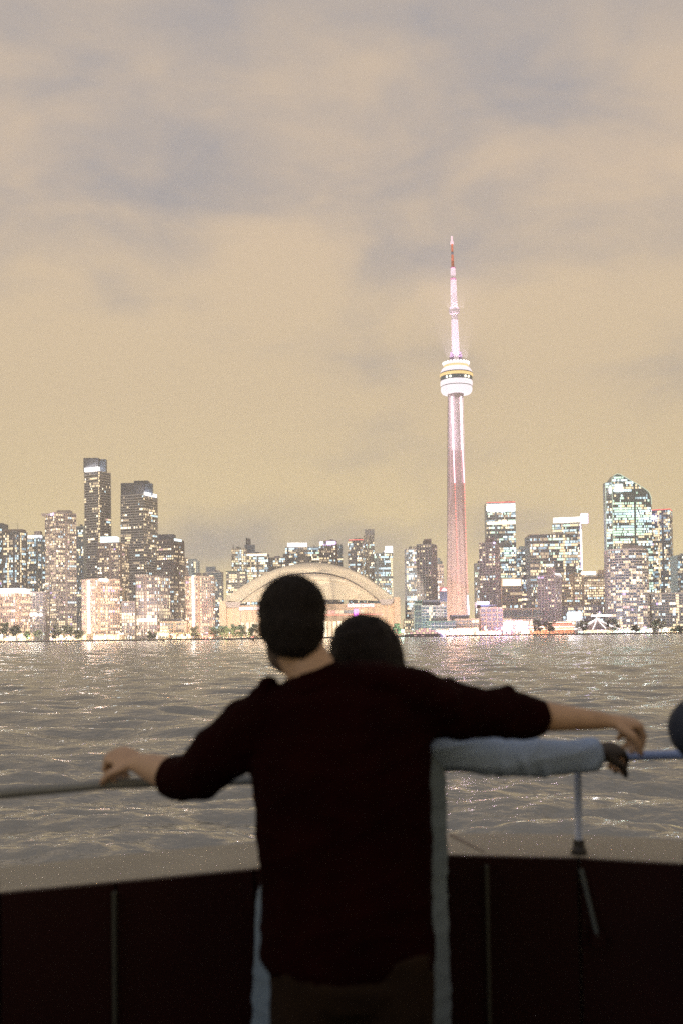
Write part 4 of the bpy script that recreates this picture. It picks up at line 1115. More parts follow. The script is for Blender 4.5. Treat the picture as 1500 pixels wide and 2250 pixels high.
def buoy(label, px, py, Y, s):
    c = P(px, py, Y)
    root = empty('buoy', (c.x, Y, WATER_Z), label, 'buoy', 'buoys on the harbour')
    b = MB(); b.lathe(c.x, Y, [(.7 * s, WATER_Z - .4), (1.1 * s, WATER_Z), (1.0 * s, WATER_Z + .9 * s), (.5 * s, WATER_Z + 1.1 * s)], 12); b.build('float', mat('buoy_dark', (.06, .05, .05), .6), root)
    b = MB(); b.lathe(c.x, Y, [(.45 * s, WATER_Z + 1.1 * s), (.3 * s, WATER_Z + 2.4 * s), (.35 * s, WATER_Z + 2.5 * s), (.1 * s, WATER_Z + 2.9 * s)], 8); b.build('marker', mat('buoy_marker', (.08, .07, .06), .6), root)
buoy('small dark buoy left of the short haired head', 557, 1412, 900, 1.0)
buoy('tiny dark buoy in front of the large brown block', 360, 1413, 960, .8)
def sailboat():
    Y = 1165.0
    def X(px): return P(px, 1400, Y).x
    def Z(py): return P(103, py, Y).z
    root = empty('sailboat', (X(103), Y, WATER_Z), 'moored sailboat with pale half furled sail on the left quay', 'boat')
    b = MB(); hull(b, X(92), X(113), Y, 1.7, WATER_Z - .2, Z(1409), 1); b.build('hull', mat('sail_hull', (.16, .15, .15), .5), root)
    b = MB(); b.tube([(X(103), Y, Z(1410)), (X(102), Y, Z(1312))], [.22, .1], 6); b.build('mast', pole_m, root)
    b = MB()
    n = 8
    for k in range(n):
        t0, t1 = k / n, (k + 1) / n
        w0, w1 = 2.4 * (1 - t0) ** .8 + .25, 2.4 * (1 - t1) ** .8 + .25
        z0, z1 = Z(1408) + (Z(1345) - Z(1408)) * t0, Z(1408) + (Z(1345) - Z(1408)) * t1
        b.v += []
        b.poly([(X(103) - w0 * .6, Y - .2, z0), (X(103) + w0, Y + .5, z0), (X(103) + w1, Y + .5, z1), (X(103) - w1 * .6, Y - .2, z1)])
        b.poly([(X(103) - w1 * .6, Y + .0, z1), (X(103) + w1, Y + .7, z1), (X(103) + w0, Y + .7, z0), (X(103) - w0 * .6, Y + .0, z0)])
    b.build('sail', mat('sail_cloth', (.5, .42, .36), .9), root)
    b = MB(); b.tube([(X(94), Y, Z(1407.5)), (X(111), Y, Z(1407))], .12, 6); b.build('boom', pole_m, root)
sailboat()

# ---------------------------------------------------------------- the ferry's bow
BZ = 0.90
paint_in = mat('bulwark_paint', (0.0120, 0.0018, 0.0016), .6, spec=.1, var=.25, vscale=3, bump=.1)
paint_pale = mat('bow_paint', (0.25, 0.228, 0.18), .75, spec=.15, var=.12, vscale=2.5, bump=.15, bscale=14)
paint_blue = mat('rail_paint', (0.32, 0.37, 0.50), .4, var=.12, vscale=5, bump=.1)
paint_post = mat('post_paint', (0.32, 0.36, 0.36), .5, var=.15, vscale=5, bump=.1)
deckm = mat('deck_paint', (0.04, 0.035, 0.035), .7, var=.2, vscale=2)
top_px = [(-420, 2010), (0, 1965), (255, 1941), (560, 1912), (770, 1893), (980, 1881), (1270, 1888), (1500, 1901), (1900, 1930)]
inner = [Pz(x, y, BZ) for x, y in top_px]
out_px = [(-420, 1950), (0, 1906), (255, 1879), (560, 1850), (770, 1838), (980, 1831), (1270, 1833), (1500, 1846), (1900, 1875)]
OZ = BZ - .05
outer = [Pz(x, y, OZ) for x, y in out_px]
back = -7.0
inner = [Vector((inner[0].x - .5, back, BZ)), Vector((inner[0].x - .35, .6, BZ))] + inner + [Vector((inner[-1].x + .35, .6, BZ)), Vector((inner[-1].x + .5, back, BZ))]
outer = [Vector((outer[0].x - 1.0, back, OZ)), Vector((outer[0].x - .85, .6, OZ))] + outer + [Vector((outer[-1].x + .85, .6, OZ)), Vector((outer[-1].x + 1.0, back, OZ))]
# hull and deck
b = MB()
ring_t = [(p.x, p.y) for p in outer]
n = len(ring_t)
for x, y in ring_t: b.v.append((x, y, OZ - .06))
for x, y in ring_t: b.v.append((x * .92, y * .93 if y > 0 else y, WATER_Z - .6))
for k in range(n - 1): b.f.append((k, k + 1, k + 1 + n, k + n)); b.m.append(0)
hullo = b.build('ferry_hull', mat('ferry_hull', (0.35, 0.34, 0.34), .5, var=.15, vscale=1.5))
tag(hullo, kind='structure')
b = MB(); b.prism([(p.x, p.y) for p in inner[::-1]][::-1][::-1], -.12, 0)
tag(b.build('deck', deckm), kind='structure')
# bulwark: one plate per bay with real joints
root = empty('bulwark', (inner[6].x, inner[6].y, 0), 'dark red brown steel bulwark around the ferry bow', 'bulwark')
cap = MB()
for k in range(len(inner) - 1):
    a, c = inner[k], inner[k + 1]
    u = (c - a); L = u.length; u = u / L
    nrm = Vector((-u.y, u.x, 0))
    a0, c0 = a + u * .004, c - u * .004
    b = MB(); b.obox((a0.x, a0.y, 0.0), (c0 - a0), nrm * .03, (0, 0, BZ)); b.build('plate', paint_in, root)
    w0, w1 = outer[k], outer[k + 1]
    s0, s1 = a + nrm * .031 + Vector((0, 0, -.002)), c + nrm * .031 + Vector((0, 0, -.002))
    cap.poly([s0, s1, w1, w0]); cap.poly([w0 - Vector((0, 0, .05)), w1 - Vector((0, 0, .05)), s1 - Vector((0, 0, .05)), s0 - Vector((0, 0, .05))]); cap.poly([w0, w1, w1 - Vector((0, 0, .05)), w0 - Vector((0, 0, .05))])
cap.build('gunwale', paint_pale, root)
for k in (2, 6):
    pass
def rib(px, ya, yb):
    p, q = Pz(px, ya, BZ), None
    d = ray(px, ya)
    b = MB(); b.box(p.x - .005, p.x + .005, p.y - .03, p.y - .004, 0, BZ - .02); b.build('frame_rib', mat('rib_paint', (.018, .018, .010), .6), root)
rib(255, 1941, 2250); rib(1066, 1884, 2250)
# diagonal brace below the thin stanchion
p = Pz(1270, 1890, BZ) + Vector((0, -.03, -.02)); q = P(1312, 2060, p.y - .045)
b = MB(); b.tube([p, q], .0075, 8); b.build('brace', mat('brace_paint', (.05, .06, .06), .5), root)
b = MB(); b.box(q.x - .02, q.x + .02, q.y - .006, q.y + .05, q.z - .025, q.z + .012); b.build('brace_bracket', paint_in, root)
# faint seam on the gunwale
p, q = Pz(990, 1836, OZ + .006), Pz(1062, 1876, BZ - .012)
b = MB(); b.tube([p, q], .008, 6); b.build('mooring_line', mat('rope', (.14, .11, .09), .9), root)

# port railing
RZ = 1.2
pr = [Vector((inner[0].x + .12, back, RZ)), Vector((inner[1].x + .12, .6, RZ)), Pz(-420, 1768, RZ), Pz(-150, 1756, RZ), Pz(0, 1744, RZ), Pz(220, 1724, RZ), Pz(400, 1716, RZ), Pz(575, 1713, RZ)]
root = empty('railing', (pr[5].x, pr[5].y, 0), 'blue grey pipe railing under the bent left arm', 'railing', 'pipe railings of the bow')
b = MB(); b.tube(pr, .0145, 12); b.build('top_rail', mat('rail_grey', (.15, .155, .15), .4, var=.15, vscale=5), root, smooth=True)
for px in (-100,):
    p = Pz(px, 1752, RZ); b = MB(); b.tube([(p.x, p.y, 0), (p.x, p.y, RZ)], .012, 8); b.build('stanchion', paint_blue, root)
# starboard railing
root = empty('railing', (P(1150, 1900, 2.95).x, 2.95, 0), 'blue pipe railing with a thin stanchion right of the pale blue sleeve', 'railing', 'pipe railings of the bow')
bp0, bp1 = Pz(1271, 1872, BZ), None
b = MB(); b.tube([(bp0.x, bp0.y, BZ - .03), (bp0.x - .003, bp0.y - .02, P(1269, 1640, bp0.y).z)], .0125, 10); b.build('stanchion', paint_blue, root, smooth=True)
b = MB(); b.lathe(bp0.x, bp0.y, [(.026, BZ - .02), (.026, BZ + .006), (.019, BZ + .02), (.018, BZ + .04)], 12); b.build('stanchion_foot', mat('foot_dark', (.012, .01, .012), .5), root)
sr = [P(900, 1690, 3.05), P(1100, 1678, 3.12), P(1300, 1667, 3.2), P(1345, 1663, 3.25), P(1480, 1658, 3.3), P(1800, 1672, 3.2), P(2100, 1690, 3.0), Vector((inner[-2].x - .12, .6, RZ)), Vector((inner[-1].x - .12, back, RZ))]
b = MB(); b.tube(sr, .0155, 12); b.build('top_rail', mat('rail_blue', (.19, .25, .42), .4, var=.1, vscale=4), root, smooth=True)
b = MB(); b.tube([(sr[5].x, sr[5].y, .6), sr[5]], .012, 8); b.build('stanchion', paint_blue, root)

# ---------------------------------------------------------------- people
def ring_frame(d, lat):
    d = d.normalized(); a = lat - d * lat.dot(d)
    if a.length < 1e-4: a = d.orthogonal()
    a.normalize()
    return a, d.cross(a).normalized()
def loft(bm, secs, lat=Vector((1, 0, 0)), n=18, round_ends=True, level=False):
    """secs: (centre, half width along lat, half depth). Ends are closed with small rounded caps"""
    S = [(Vector(c), a, b_) for c, a, b_ in secs]
    if round_ends:
        (c0, a0, b0), (c1, a1, b1) = S[0], S[1]; d = (c0 - c1).normalized()
        r = min(a0, b0); S = [(c0 + d * r * .75, a0 * .45, b0 * .45), (c0 + d * r * .42, a0 * .82, b0 * .82)] + S
        (c0, a0, b0), (c1, a1, b1) = S[-1], S[-2]; d = (c0 - c1).normalized(); r = min(a0, b0)
        S = S + [(c0 + d * r * .42, a0 * .82, b0 * .82), (c0 + d * r * .75, a0 * .45, b0 * .45)]
    rings = []
    for k, (c, a, b_) in enumerate(S):
        d = S[min(k + 1, len(S) - 1)][0] - S[max(k - 1, 0)][0]
        u, v = ring_frame(d, lat) if not level else (Vector((1, 0, 0)), Vector((0, 1, 0)))
        rings.append([bm.verts.new(c + u * a * math.cos(t) + v * b_ * math.sin(t)) for t in [2 * math.pi * j / n for j in range(n)]])
    for r0, r1 in zip(rings[:-1], rings[1:]):
        for j in range(n):
            bm.faces.new((r0[j], r0[(j + 1) % n], r1[(j + 1) % n], r1[j]))
    bm.faces.new(rings[0][::-1]); bm.faces.new(rings[-1])
def ellipsoid(bm, c, r, rot=None, seg=20):
    M = Matrix.Translation(c) @ (rot.to_4x4() if rot else Matrix()) @ Matrix.Diagonal((r[0], r[1], r[2], 1))
    bmesh.ops.create_uvsphere(bm, u_segments=seg, v_segments=seg // 2 + 2, radius=1, matrix=M)
def remeshed(name, bm, vox, m, parent, smooth_it=6, wrinkle=0.0, wscale=12.0, seed=0, folds=0.0):
    bmesh.ops.recalc_face_normals(bm, faces=bm.faces[:])
    me = bpy.data.meshes.new(name + '_raw'); bm.to_mesh(me); bm.free()
    o = bpy.data.objects.new(name, me); COL.objects.link(o)
    r = o.modifiers.new('remesh', 'REMESH'); r.mode = 'VOXEL'; r.voxel_size = vox; r.use_smooth_shade = True
    s = o.modifiers.new('smooth', 'SMOOTH'); s.iterations = smooth_it; s.factor = .5
    bpy.context.view_layer.update()
    me2 = bpy.data.meshes.new_from_object(o.evaluated_get(bpy.context.evaluated_depsgraph_get()))
    bpy.data.objects.remove(o); bpy.data.meshes.remove(me)
    me2.name = name
    if wrinkle:
        off = Vector((seed * 3.1, seed * 1.7, 0))
        nr = [v.normal.copy() for v in me2.vertices]
        for v, nn in zip(me2.vertices, nr):
            q = v.co + off
            w = noise.noise(Vector((q.x * wscale, q.y * wscale, q.z * wscale * .55))) + .5 * noise.noise(q * wscale * 2.3)
            v.co += nn * w * wrinkle
            if folds:                     # sharp slanting creases
                a_ = 1 - abs(noise.noise(Vector((q.x * 5 + q.z * 3.5, q.y * 5, q.z * 15 - q.x * 5)))) * 2.2
                c_ = 1 - abs(noise.noise(Vector((q.x * 13 - q.z * 5, q.y * 8, q.z * 6 + 7)))) * 2.4
                v.co += nn * folds * (max(0, a_) ** 3 + .7 * max(0, c_) ** 3 - .4)
    me2.materials.clear(); me2.materials.append(m)
    return link(name, me2, parent, smooth=True)
skin_m = mat('skin', (0.34, 0.215, 0.135), .6, var=.12, vscale=25)
skin_f = mat('skin_fair', (0.50, 0.33, 0.24), .6, var=.12, vscale=25)
hair_m = mat('hair_dark', (0.0085, 0.0055, 0.0040), .75, spec=.15, var=.4, vscale=60, bump=.6, bscale=160)
hair_w = mat('hair_black', (0.0065, 0.0038, 0.0032), .7, spec=.15, var=.4, vscale=40, bump=.5, bscale=120)
eye_m = mat('eye', (.6, .58, .55), .2)
def head(bm, c, Rm, s=1.0):
    """skull, jaw, nose, brow, ears and neck stub; Rm turns local axes (x right, y forward, z up)"""
    L = lambda x, y, z: Vector(c) + Rm @ Vector((x * s, y * s, z * s))
    ellipsoid(bm, L(0, -.012, .035), (.076 * s, .094 * s, .088 * s), Rm)
    ellipsoid(bm, L(0, .030, -.045), (.058 * s, .062 * s, .068 * s), Rm)
    ellipsoid(bm, L(0, .062, -.088), (.026 * s, .024 * s, .020 * s), Rm)
    loft(bm, [(L(0, .088, .012), .008 * s, .008 * s), (L(0, .102, -.014), .011 * s, .012 * s), (L(0, .108, -.028), .014 * s, .011 * s)], Rm @ Vector((1, 0, 0)), 8)
    ellipsoid(bm, L(0, .078, .030), (.050 * s, .014 * s, .009 * s), Rm, 10)
    ellipsoid(bm, L(0, .090, -.056), (.022 * s, .009 * s, .005 * s), Rm, 8); ellipsoid(bm, L(0, .088, -.065), (.018 * s, .009 * s, .006 * s), Rm, 8)
    for sg in (-1, 1):
        ellipsoid(bm, L(sg * .078, -.008, -.008), (.010 * s, .018 * s, .031 * s), Rm @ Matrix.Rotation(sg * R(-18), 3, 'Z'), 10)
def add_eyes(c, Rm, s, root):
    for sg in (-1, 1):
        bm = bmesh.new(); ellipsoid(bm, Vector(c) + Rm @ Vector((sg * .031 * s, .078 * s, .010 * s)), (.012 * s,) * 3, None, 12)
        me = bpy.data.meshes.new('eye'); bm.to_mesh(me); bm.free(); me.materials.append(eye_m); link('eye', me, root, smooth=True)
def hand(bm, wrist, fwd, pn, side, curl=(1.0,), scale=1.0, spread=.10):
    """palm, four bent fingers and a thumb. fwd: knuckle direction, pn: palm normal (the way the fingers curl), side: +1 thumb towards fwd x pn"""
    fwd = fwd.normalized(); pn = (pn - fwd * pn.dot(fwd)).normalized(); lat = fwd.cross(pn).normalized() * side
    s = scale
    w = Vector(wrist)
    loft(bm, [(w, .026 * s, .019 * s), (w + fwd * .03 * s, .034 * s, .017 * s), (w + fwd * .065 * s, .041 * s, .015 * s), (w + fwd * .09 * s, .040 * s, .013 * s)], lat, 14)
    lens = (.074, .083, .077, .060)
    for k in range(4):
        o = (1.5 - k) * .0205 * s
        base = w + fwd * (.086 - abs(k - 1.2) * .004) * s + lat * o
        d = (fwd + lat * spread * (1.5 - k) * .5).normalized()
        c = curl[min(k, len(curl) - 1)]
        pts = [(base, .0098 * s, .0098 * s)]; ang = .25 * c; p = base
        for j, f in enumerate((.42, .32, .26)):
            ang += (.62, .72, .5)[j] * c
            p = p + (d * math.cos(ang) + pn * math.sin(ang)) * lens[k] * s * f
            pts.append((p, (.0092, .0085, .0072)[j] * s, (.0092, .0085, .0072)[j] * s))
        loft(bm, pts, lat, 10)
    tb = w + fwd * .028 * s + lat * .026 * s + pn * .006 * s
    t1 = tb + (fwd * .6 + lat * .62 + pn * .35).normalized() * .036 * s
    t2 = t1 + (fwd * .72 + lat * .12 + pn * .75).normalized() * .032 * s
    t3 = t2 + (fwd * .6 - lat * .15 + pn * .9).normalized() * .024 * s
    loft(bm, [(tb, .014 * s, .013 * s), (t1, .0115 * s, .011 * s), (t2, .0100 * s, .0095 * s), (t3, .0085 * s, .008 * s)], lat, 10)
def shoe(bm, ankle, yaw):
    f = Vector((math.sin(yaw), math.cos(yaw), 0)); l = Vector((f.y, -f.x, 0)); a = Vector((ankle.x, ankle.y, 0))
    loft(bm, [(a - f * .07 + Vector((0, 0, .045)), .036, .042), (a + Vector((0, 0, .05)), .042, .048), (a + f * .08 + Vector((0, 0, .038)), .047, .036), (a + f * .16 + Vector((0, 0, .03)), .044, .028)], l, 14)

X1 = Vector((1, 0, 0))
def strands(o, hb_seed, length, count, mat_, lift=.35):
    """short tapering locks rooted on a hair cap, lying along it"""
    rg = random.Random(hb_seed); me = o.data; b = MB()
    off = Vector((0, 0, 0))
    for k in range(count):
        v = me.vertices[rg.randrange(len(me.vertices))]
        n_ = v.normal; down = Vector((rg.gauss(0, .35), rg.gauss(0, .35), -1)); t = (down - n_ * down.dot(n_))
        if t.length < .05: continue
        d = (t.normalized() + n_ * lift * rg.uniform(.3, 1.3)).normalized(); sd = d.cross(n_).normalized() * .0011
        p = v.co - n_ * .001; L_ = length * rg.uniform(.5, 1.2); m_ = p + d * L_ * .55; q = p + (d * .8 + t.normalized() * .3) * L_
        b.poly([p - sd * 1.5, p + sd * 1.5, m_ + sd, m_ - sd]); b.poly([m_ - sd, m_ + sd, q])
    s_ = b.build('hair_strand', mat_, o); s_['kind'] = 'stuff'; s_.matrix_parent_inverse = Matrix()
    return s_
# --- the man: seen from behind, arms spread along the rails
def man():
    D = 2.52
    foot = P(765, 2000, D); root = empty('person', (foot.x, D, 0), 'person in a dark shirt with rolled sleeves, arms spread along the rails', 'person')
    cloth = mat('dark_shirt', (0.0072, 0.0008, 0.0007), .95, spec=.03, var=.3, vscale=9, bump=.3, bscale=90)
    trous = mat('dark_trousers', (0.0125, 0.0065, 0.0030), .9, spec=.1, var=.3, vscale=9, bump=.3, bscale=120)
    hc = P(640, 1378, D - .01)
    Rm = Matrix.Rotation(R(9), 3, 'Z') @ Matrix.Rotation(R(-14), 3, 'X') @ Matrix.Rotation(R(4), 3, 'Y')
    S = .945
    ls, rs = P(612, 1592, D), P(895, 1560, D + .01)
    le, lw = P(415, 1714, 2.64), P(310, 1679, 2.83)
    re, rw = P(1130, 1570, 2.70), P(1326, 1584, 2.80)
    body = bmesh.new()
    head(body, hc, Rm, S)
    nb = P(694, 1500, D - .02)
    loft(body, [(P(652, 1425, D - .01), .060, .060), (P(676, 1460, D - .02), .059, .062), (nb, .066, .066), (P(730, 1560, D), .10, .08)], X1, 18)
    tor = [(P(757, 1545, D), .135, .085), (P(755, 1640, D), .165, .10), (P(757, 1760, D), .165, .10), (P(764, 1930, D), .15, .095), (P(770, 2080, D), .165, .10)]
    loft(body, tor, X1, 24)
    loft(body, [(ls, .05, .05), (le.lerp(ls, .5), .045, .045), (le, .044, .044), (le.lerp(lw, .35), .047, .046), (le.lerp(lw, .75), .040, .038), (lw, .032, .029)], Vector((0, 1, 0)), 16)
    loft(body, [(rs, .05, .05), (re.lerp(rs, .5), .045, .045), (re, .042, .042), (re.lerp(rw, .3), .042, .041), (re.lerp(rw, .7), .034, .032), (rw, .027, .024)], Vector((0, 1, 0)), 16)
    # left hand closes over the pipe, right hand hangs over the beam's end
    hand(body, lw, P(215, 1640, 2.93) - lw, Vector((-.15, .45, -.85)), 1, (1.35, 1.4, 1.4, 1.45), 1.15)
    hand(body, rw, P(1440, 1592, 2.88) - rw, Vector((.15, .30, -.95)), -1, (1.0, 1.05, 1.1, 1.1), 1.12)
    hipl, hipr = Vector((foot.x - .09, D, .86)), Vector((foot.x + .10, D, .86))
    kl, kr = Vector((foot.x - .11, D + .03, .47)), Vector((foot.x + .12, D + .03, .47))
    al, ar = Vector((foot.x - .12, D - .02, .09)), Vector((foot.x + .13, D - .02, .09))
    for h_, k_, a_ in ((hipl, kl, al), (hipr, kr, ar)):
        loft(body, [(h_, .078, .085), (h_.lerp(k_, .5), .066, .07), (k_, .052, .055), (k_.lerp(a_, .35), .050, .055), (a_, .034, .038)], X1, 16)
    remeshed('body', body, .0055, skin_m, root, 4)
    add_eyes(hc, Rm, S, root)
    # cropped hair cap
    hb = bmesh.new()
    L = lambda x, y, z: hc + Rm @ Vector((x * S, y * S, z * S))
    ellipsoid(hb, L(0, -.014, .040), (.088 * S, .102 * S, .092 * S), Rm, 28)
    ellipsoid(hb, L(0, -.036, -.006), (.085 * S, .078 * S, .082 * S), Rm, 24)
    ellipsoid(hb, L(0, -.046, -.040), (.072 * S, .054 * S, .058 * S), Rm, 24)
    ellipsoid(hb, L(-.052, .012, -.012), (.030 * S, .050 * S, .060 * S), Rm, 16); ellipsoid(hb, L(.052, .012, -.012), (.030 * S, .050 * S, .060 * S), Rm, 16)
    bmesh.ops.bisect_plane(hb, geom=hb.verts[:] + hb.edges[:] + hb.faces[:], plane_co=L(0, .052, .05), plane_no=Rm @ Vector((0, 1, -.75)), clear_outer=True)
    bmesh.ops.holes_fill(hb, edges=[e_ for e_ in hb.edges if e_.is_boundary], sides=0)
    hair = remeshed('hair', hb, .005, hair_m, root, 8, wrinkle=.0022, wscale=70)
    strands(hair, 6, .012, 1500, hair_m, .8)
    bb = bmesh.new()                       # short beard along the jaw
    ellipsoid(bb, L(0, .030, -.050), (.0605 * S, .0645 * S, .066 * S), Rm, 22)
    bmesh.ops.bisect_plane(bb, geom=bb.verts[:] + bb.edges[:] + bb.faces[:], plane_co=L(0, 0, -.035), plane_no=Rm @ Vector((0, .15, 1)), clear_outer=True)
    bmesh.ops.holes_fill(bb, edges=[e_ for e_ in bb.edges if e_.is_boundary], sides=0)
    remeshed('beard', bb, .005, mat('beard_dark', (.06, .038, .026), .8, var=.3, vscale=60), root, 3, wrinkle=.0015, wscale=80)
    # shirt with rolled sleeves
    J = bmesh.new()
    k = D / F
    def sec(xa, xb, y, dep, off=0.0): return (P((xa + xb) / 2, y, D + off), (xb - xa) / 2 * k, dep)
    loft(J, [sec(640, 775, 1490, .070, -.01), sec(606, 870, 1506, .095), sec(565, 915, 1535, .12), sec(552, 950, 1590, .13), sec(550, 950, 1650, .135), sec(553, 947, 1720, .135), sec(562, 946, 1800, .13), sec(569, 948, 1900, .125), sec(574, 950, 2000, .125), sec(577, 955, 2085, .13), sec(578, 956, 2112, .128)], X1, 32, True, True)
    # collar
    loft(J, [(P(684, 1488, D - .02), .067, .069), (P(690, 1498, D - .02), .078, .078), (P(702, 1515, D - .01), .10, .09)], X1, 24)
    # shoulder yoke up to the right, over the woman's shoulder
    loft(J, [(P(740, 1500, D), .05, .09), (P(830, 1500, D), .052, .09), (P(905, 1520, D), .06, .085), (P(960, 1545, D + .02), .066, .08)], Vector((0, 0, 1)), 18)
    # sleeves
    loft(J, [(ls + Vector((.0, 0, .005)), .095, .09), (P(548, 1607, 2.54), .080, .084), (P(480, 1660, 2.58), .072, .072), (P(436, 1706, 2.63), .062, .062), (P(404, 1712, 2.67), .059, .059), (P(384, 1708, 2.70), .056, .056)], Vector((0, 1, 0)), 20, False)
    loft(J, [(P(890, 1560, D), .075, .085), (P(980, 1562, 2.57), .072, .072), (P(1060, 1566, 2.63), .064, .064), (P(1130, 1572, 2.69), .061, .060), (P(1168, 1576, 2.71), .056, .056), (P(1192, 1577, 2.72), .044, .044)], Vector((0, 1, 0)), 20, False)
    # shoulder tabs that break the outline
    for (px, py, d) in ((566, 1524, D), (985, 1503, 2.57), (1112, 1520, 2.68), (590, 1500, D)):
        ellipsoid(J, P(px, py, d), (.022, .03, .016), None, 10)
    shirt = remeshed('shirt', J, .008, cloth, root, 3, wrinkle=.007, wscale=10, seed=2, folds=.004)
    q = bmesh.new(); loft(q, [(P(680, 1474, D - .018), .066, .068), (P(685, 1486, D - .018), .076, .076), (P(692, 1504, D - .015), .092, .086)], X1, 26, False)
    remeshed('collar', q, .005, cloth, shirt, 2, wrinkle=.003, wscale=22, seed=8)
    # rolled cuffs
    for c0, c1, ra in ((P(398, 1711, 2.68), P(378, 1707, 2.71), .058), (P(1166, 1576, 2.71), P(1190, 1577, 2.72), .050)):
        q = bmesh.new(); loft(q, [(c0, ra, ra), (c1, ra * .97, ra * .97)], Vector((0, 1, 0)), 22, False)
        remeshed('cuff', q, .006, cloth, shirt, 2, wrinkle=.003, wscale=30, seed=5)
    T = bmesh.new()
    loft(T, [(P(768, 2040, D), .165, .095), (Vector((foot.x + .003, D, .86)), .182, .108), (Vector((foot.x + .003, D, .78)), .196, .12)], X1, 26)
    for h_, k_, a_ in ((hipl, kl, al), (hipr, kr, ar)):
        loft(T, [(h_, .102, .112), (h_.lerp(k_, .5), .092, .098), (k_, .076, .08), (k_.lerp(a_, .5), .066, .07), (a_ + Vector((0, 0, .0)), .062, .066)], X1, 18, False)
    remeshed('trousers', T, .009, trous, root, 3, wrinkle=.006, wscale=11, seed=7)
    for a_ in (al, ar):
        q = bmesh.new(); shoe(q, a_, 0.0); remeshed('shoe', q, .006, mat('shoe_dark', (.02, .018, .016), .6), root, 3)
man()
# --- the woman held in front of him: her head, pale blue sleeve and coat edges show
def woman():
    D = 2.80
    foot = P(790, 1800, D); root = empty('person', (foot.x, D, 0), 'person with dark bobbed hair and pale blue sleeve held between the outstretched arms', 'person')
    hc = P(808, 1449, D)
    Rm = Matrix.Rotation(R(-8), 3, 'Z') @ Matrix.Rotation(R(-6), 3, 'X') @ Matrix.Rotation(R(-9), 3, 'Y')
    S = .93
    body = bmesh.new(); head(body, hc, Rm, S)
    z0 = hc.z
    cx = foot.x
    sh = z0 - .205
    loft(body, [(hc + Vector((0, -.01, -.07)), .044, .048), (Vector((cx, D, z0 - .16)), .046, .05), (Vector((cx, D, sh - .02)), .07, .06)], X1, 16)
    loft(body, [(Vector((cx, D, sh - .03)), .13, .07), (Vector((cx, D, sh - .14)), .135, .085), (Vector((cx, D, sh - .30)), .11, .075), (Vector((cx, D, sh - .48)), .145, .085)], X1, 22, True, True)
    k = D / F
    rs, re, rw = P(925, 1632, D), P(1120, 1664, 2.90), P(1306, 1656, 2.975)
    ls, le, lw = P(650, 1640, D), P(640, 1790, D + .08), P(610, 1722, 3.0)
    for j_, e_, w_, s_ in ((rs, re, rw, 1), (ls, le, lw, -1)):
        loft(body, [(j_, .042, .042), (j_.lerp(e_, .5), .036, .036), (e_, .032, .032), (e_.lerp(w_, .5), .029, .028), (w_, .023, .020)], Vector((0, 1, 0)), 14)
    hand(body, rw, P(1420, 1628, 3.10) - rw, Vector((.1, .45, -.85)), -1, (1.0, 1.05, 1.05, 1.1), .92)
    gl = bmesh.new(); hand(gl, rw, P(1420, 1628, 3.10) - rw, Vector((.1, .45, -.85)), -1, (1.0, 1.05, 1.05, 1.1), 1.02)
    hand(body, lw, Vector((-.35, .6, .1)), Vector((0, .4, -.9)), 1, (.9,), .9)
    legs = []
    for s_ in (-1, 1):
        h_ = Vector((cx + s_ * .075, D, sh - .52)); k_ = Vector((cx + s_ * .08, D + .02, .45)); a_ = Vector((cx + s_ * .085, D - .01, .09)); legs.append((h_, k_, a_))
        loft(body, [(h_, .072, .078), (h_.lerp(k_, .5), .062, .066), (k_, .046, .05), (k_.lerp(a_, .35), .045, .05), (a_, .03, .034)], X1, 14)
    remeshed('body', body, .006, skin_f, root, 4); add_eyes(hc, Rm, S, root)
    remeshed('hand_shade', gl, .0045, mat('hand_shade_dark', (.025, .017, .012), .8), root, 2)  # dark shell added over the hand, painting in its shade
    hb = bmesh.new()
    L = lambda x, y, z: hc + Rm @ Vector((x * S, y * S, z * S))
    ellipsoid(hb, L(0, -.012, .030), (.100 * S, .112 * S, .068 * S), Rm, 28)
    loft(hb, [(L(0, -.02, .05), .090, .098), (L(0, -.03, .0), .100, .100), (L(0, -.035, -.06), .100, .095), (L(.002, -.035, -.12), .096, .085), (L(.004, -.03, -.17), .088, .07)], Rm @ X1, 26)
    bmesh.ops.bisect_plane(hb, geom=hb.verts[:] + hb.edges[:] + hb.faces[:], plane_co=L(0, .042, .03), plane_no=Rm @ Vector((0, 1, -.35)), clear_outer=True)
    bmesh.ops.holes_fill(hb, edges=[e_ for e_ in hb.edges if e_.is_boundary], sides=0)
    hair = remeshed('hair', hb, .006, hair_w, root, 4, wrinkle=.006, wscale=26, seed=3)
    strands(hair, hb_seed=3, length=.020, count=900, mat_=hair_w)
    # long open coat of one pale blue cloth, painted lighter where lit and darker where shaded; one sleeve reaches along the rail
    coat = mat('coat_cloth_lit', (0.26, 0.34, 0.49), .85, spec=.15, var=.15, vscale=9, bump=.3, bscale=140)
    J = bmesh.new()
    def sec(xa, xb, y, dep): return (P((xa + xb) / 2, y, D), (xb - xa) / 2 * k, dep)
    K = bmesh.new()
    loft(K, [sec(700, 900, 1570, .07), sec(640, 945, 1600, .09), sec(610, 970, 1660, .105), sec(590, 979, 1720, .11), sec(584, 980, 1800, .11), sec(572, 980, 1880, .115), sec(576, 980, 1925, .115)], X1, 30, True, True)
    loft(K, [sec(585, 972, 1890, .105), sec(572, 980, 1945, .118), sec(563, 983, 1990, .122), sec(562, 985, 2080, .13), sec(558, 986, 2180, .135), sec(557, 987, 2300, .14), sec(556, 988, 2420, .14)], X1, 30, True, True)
    remeshed('coat_body', K, .0075, mat('coat_cloth_shaded', (0.125, 0.16, 0.19), .85, spec=.15, var=.15, vscale=9), root, 2, wrinkle=.004, wscale=8, seed=6, folds=.004)
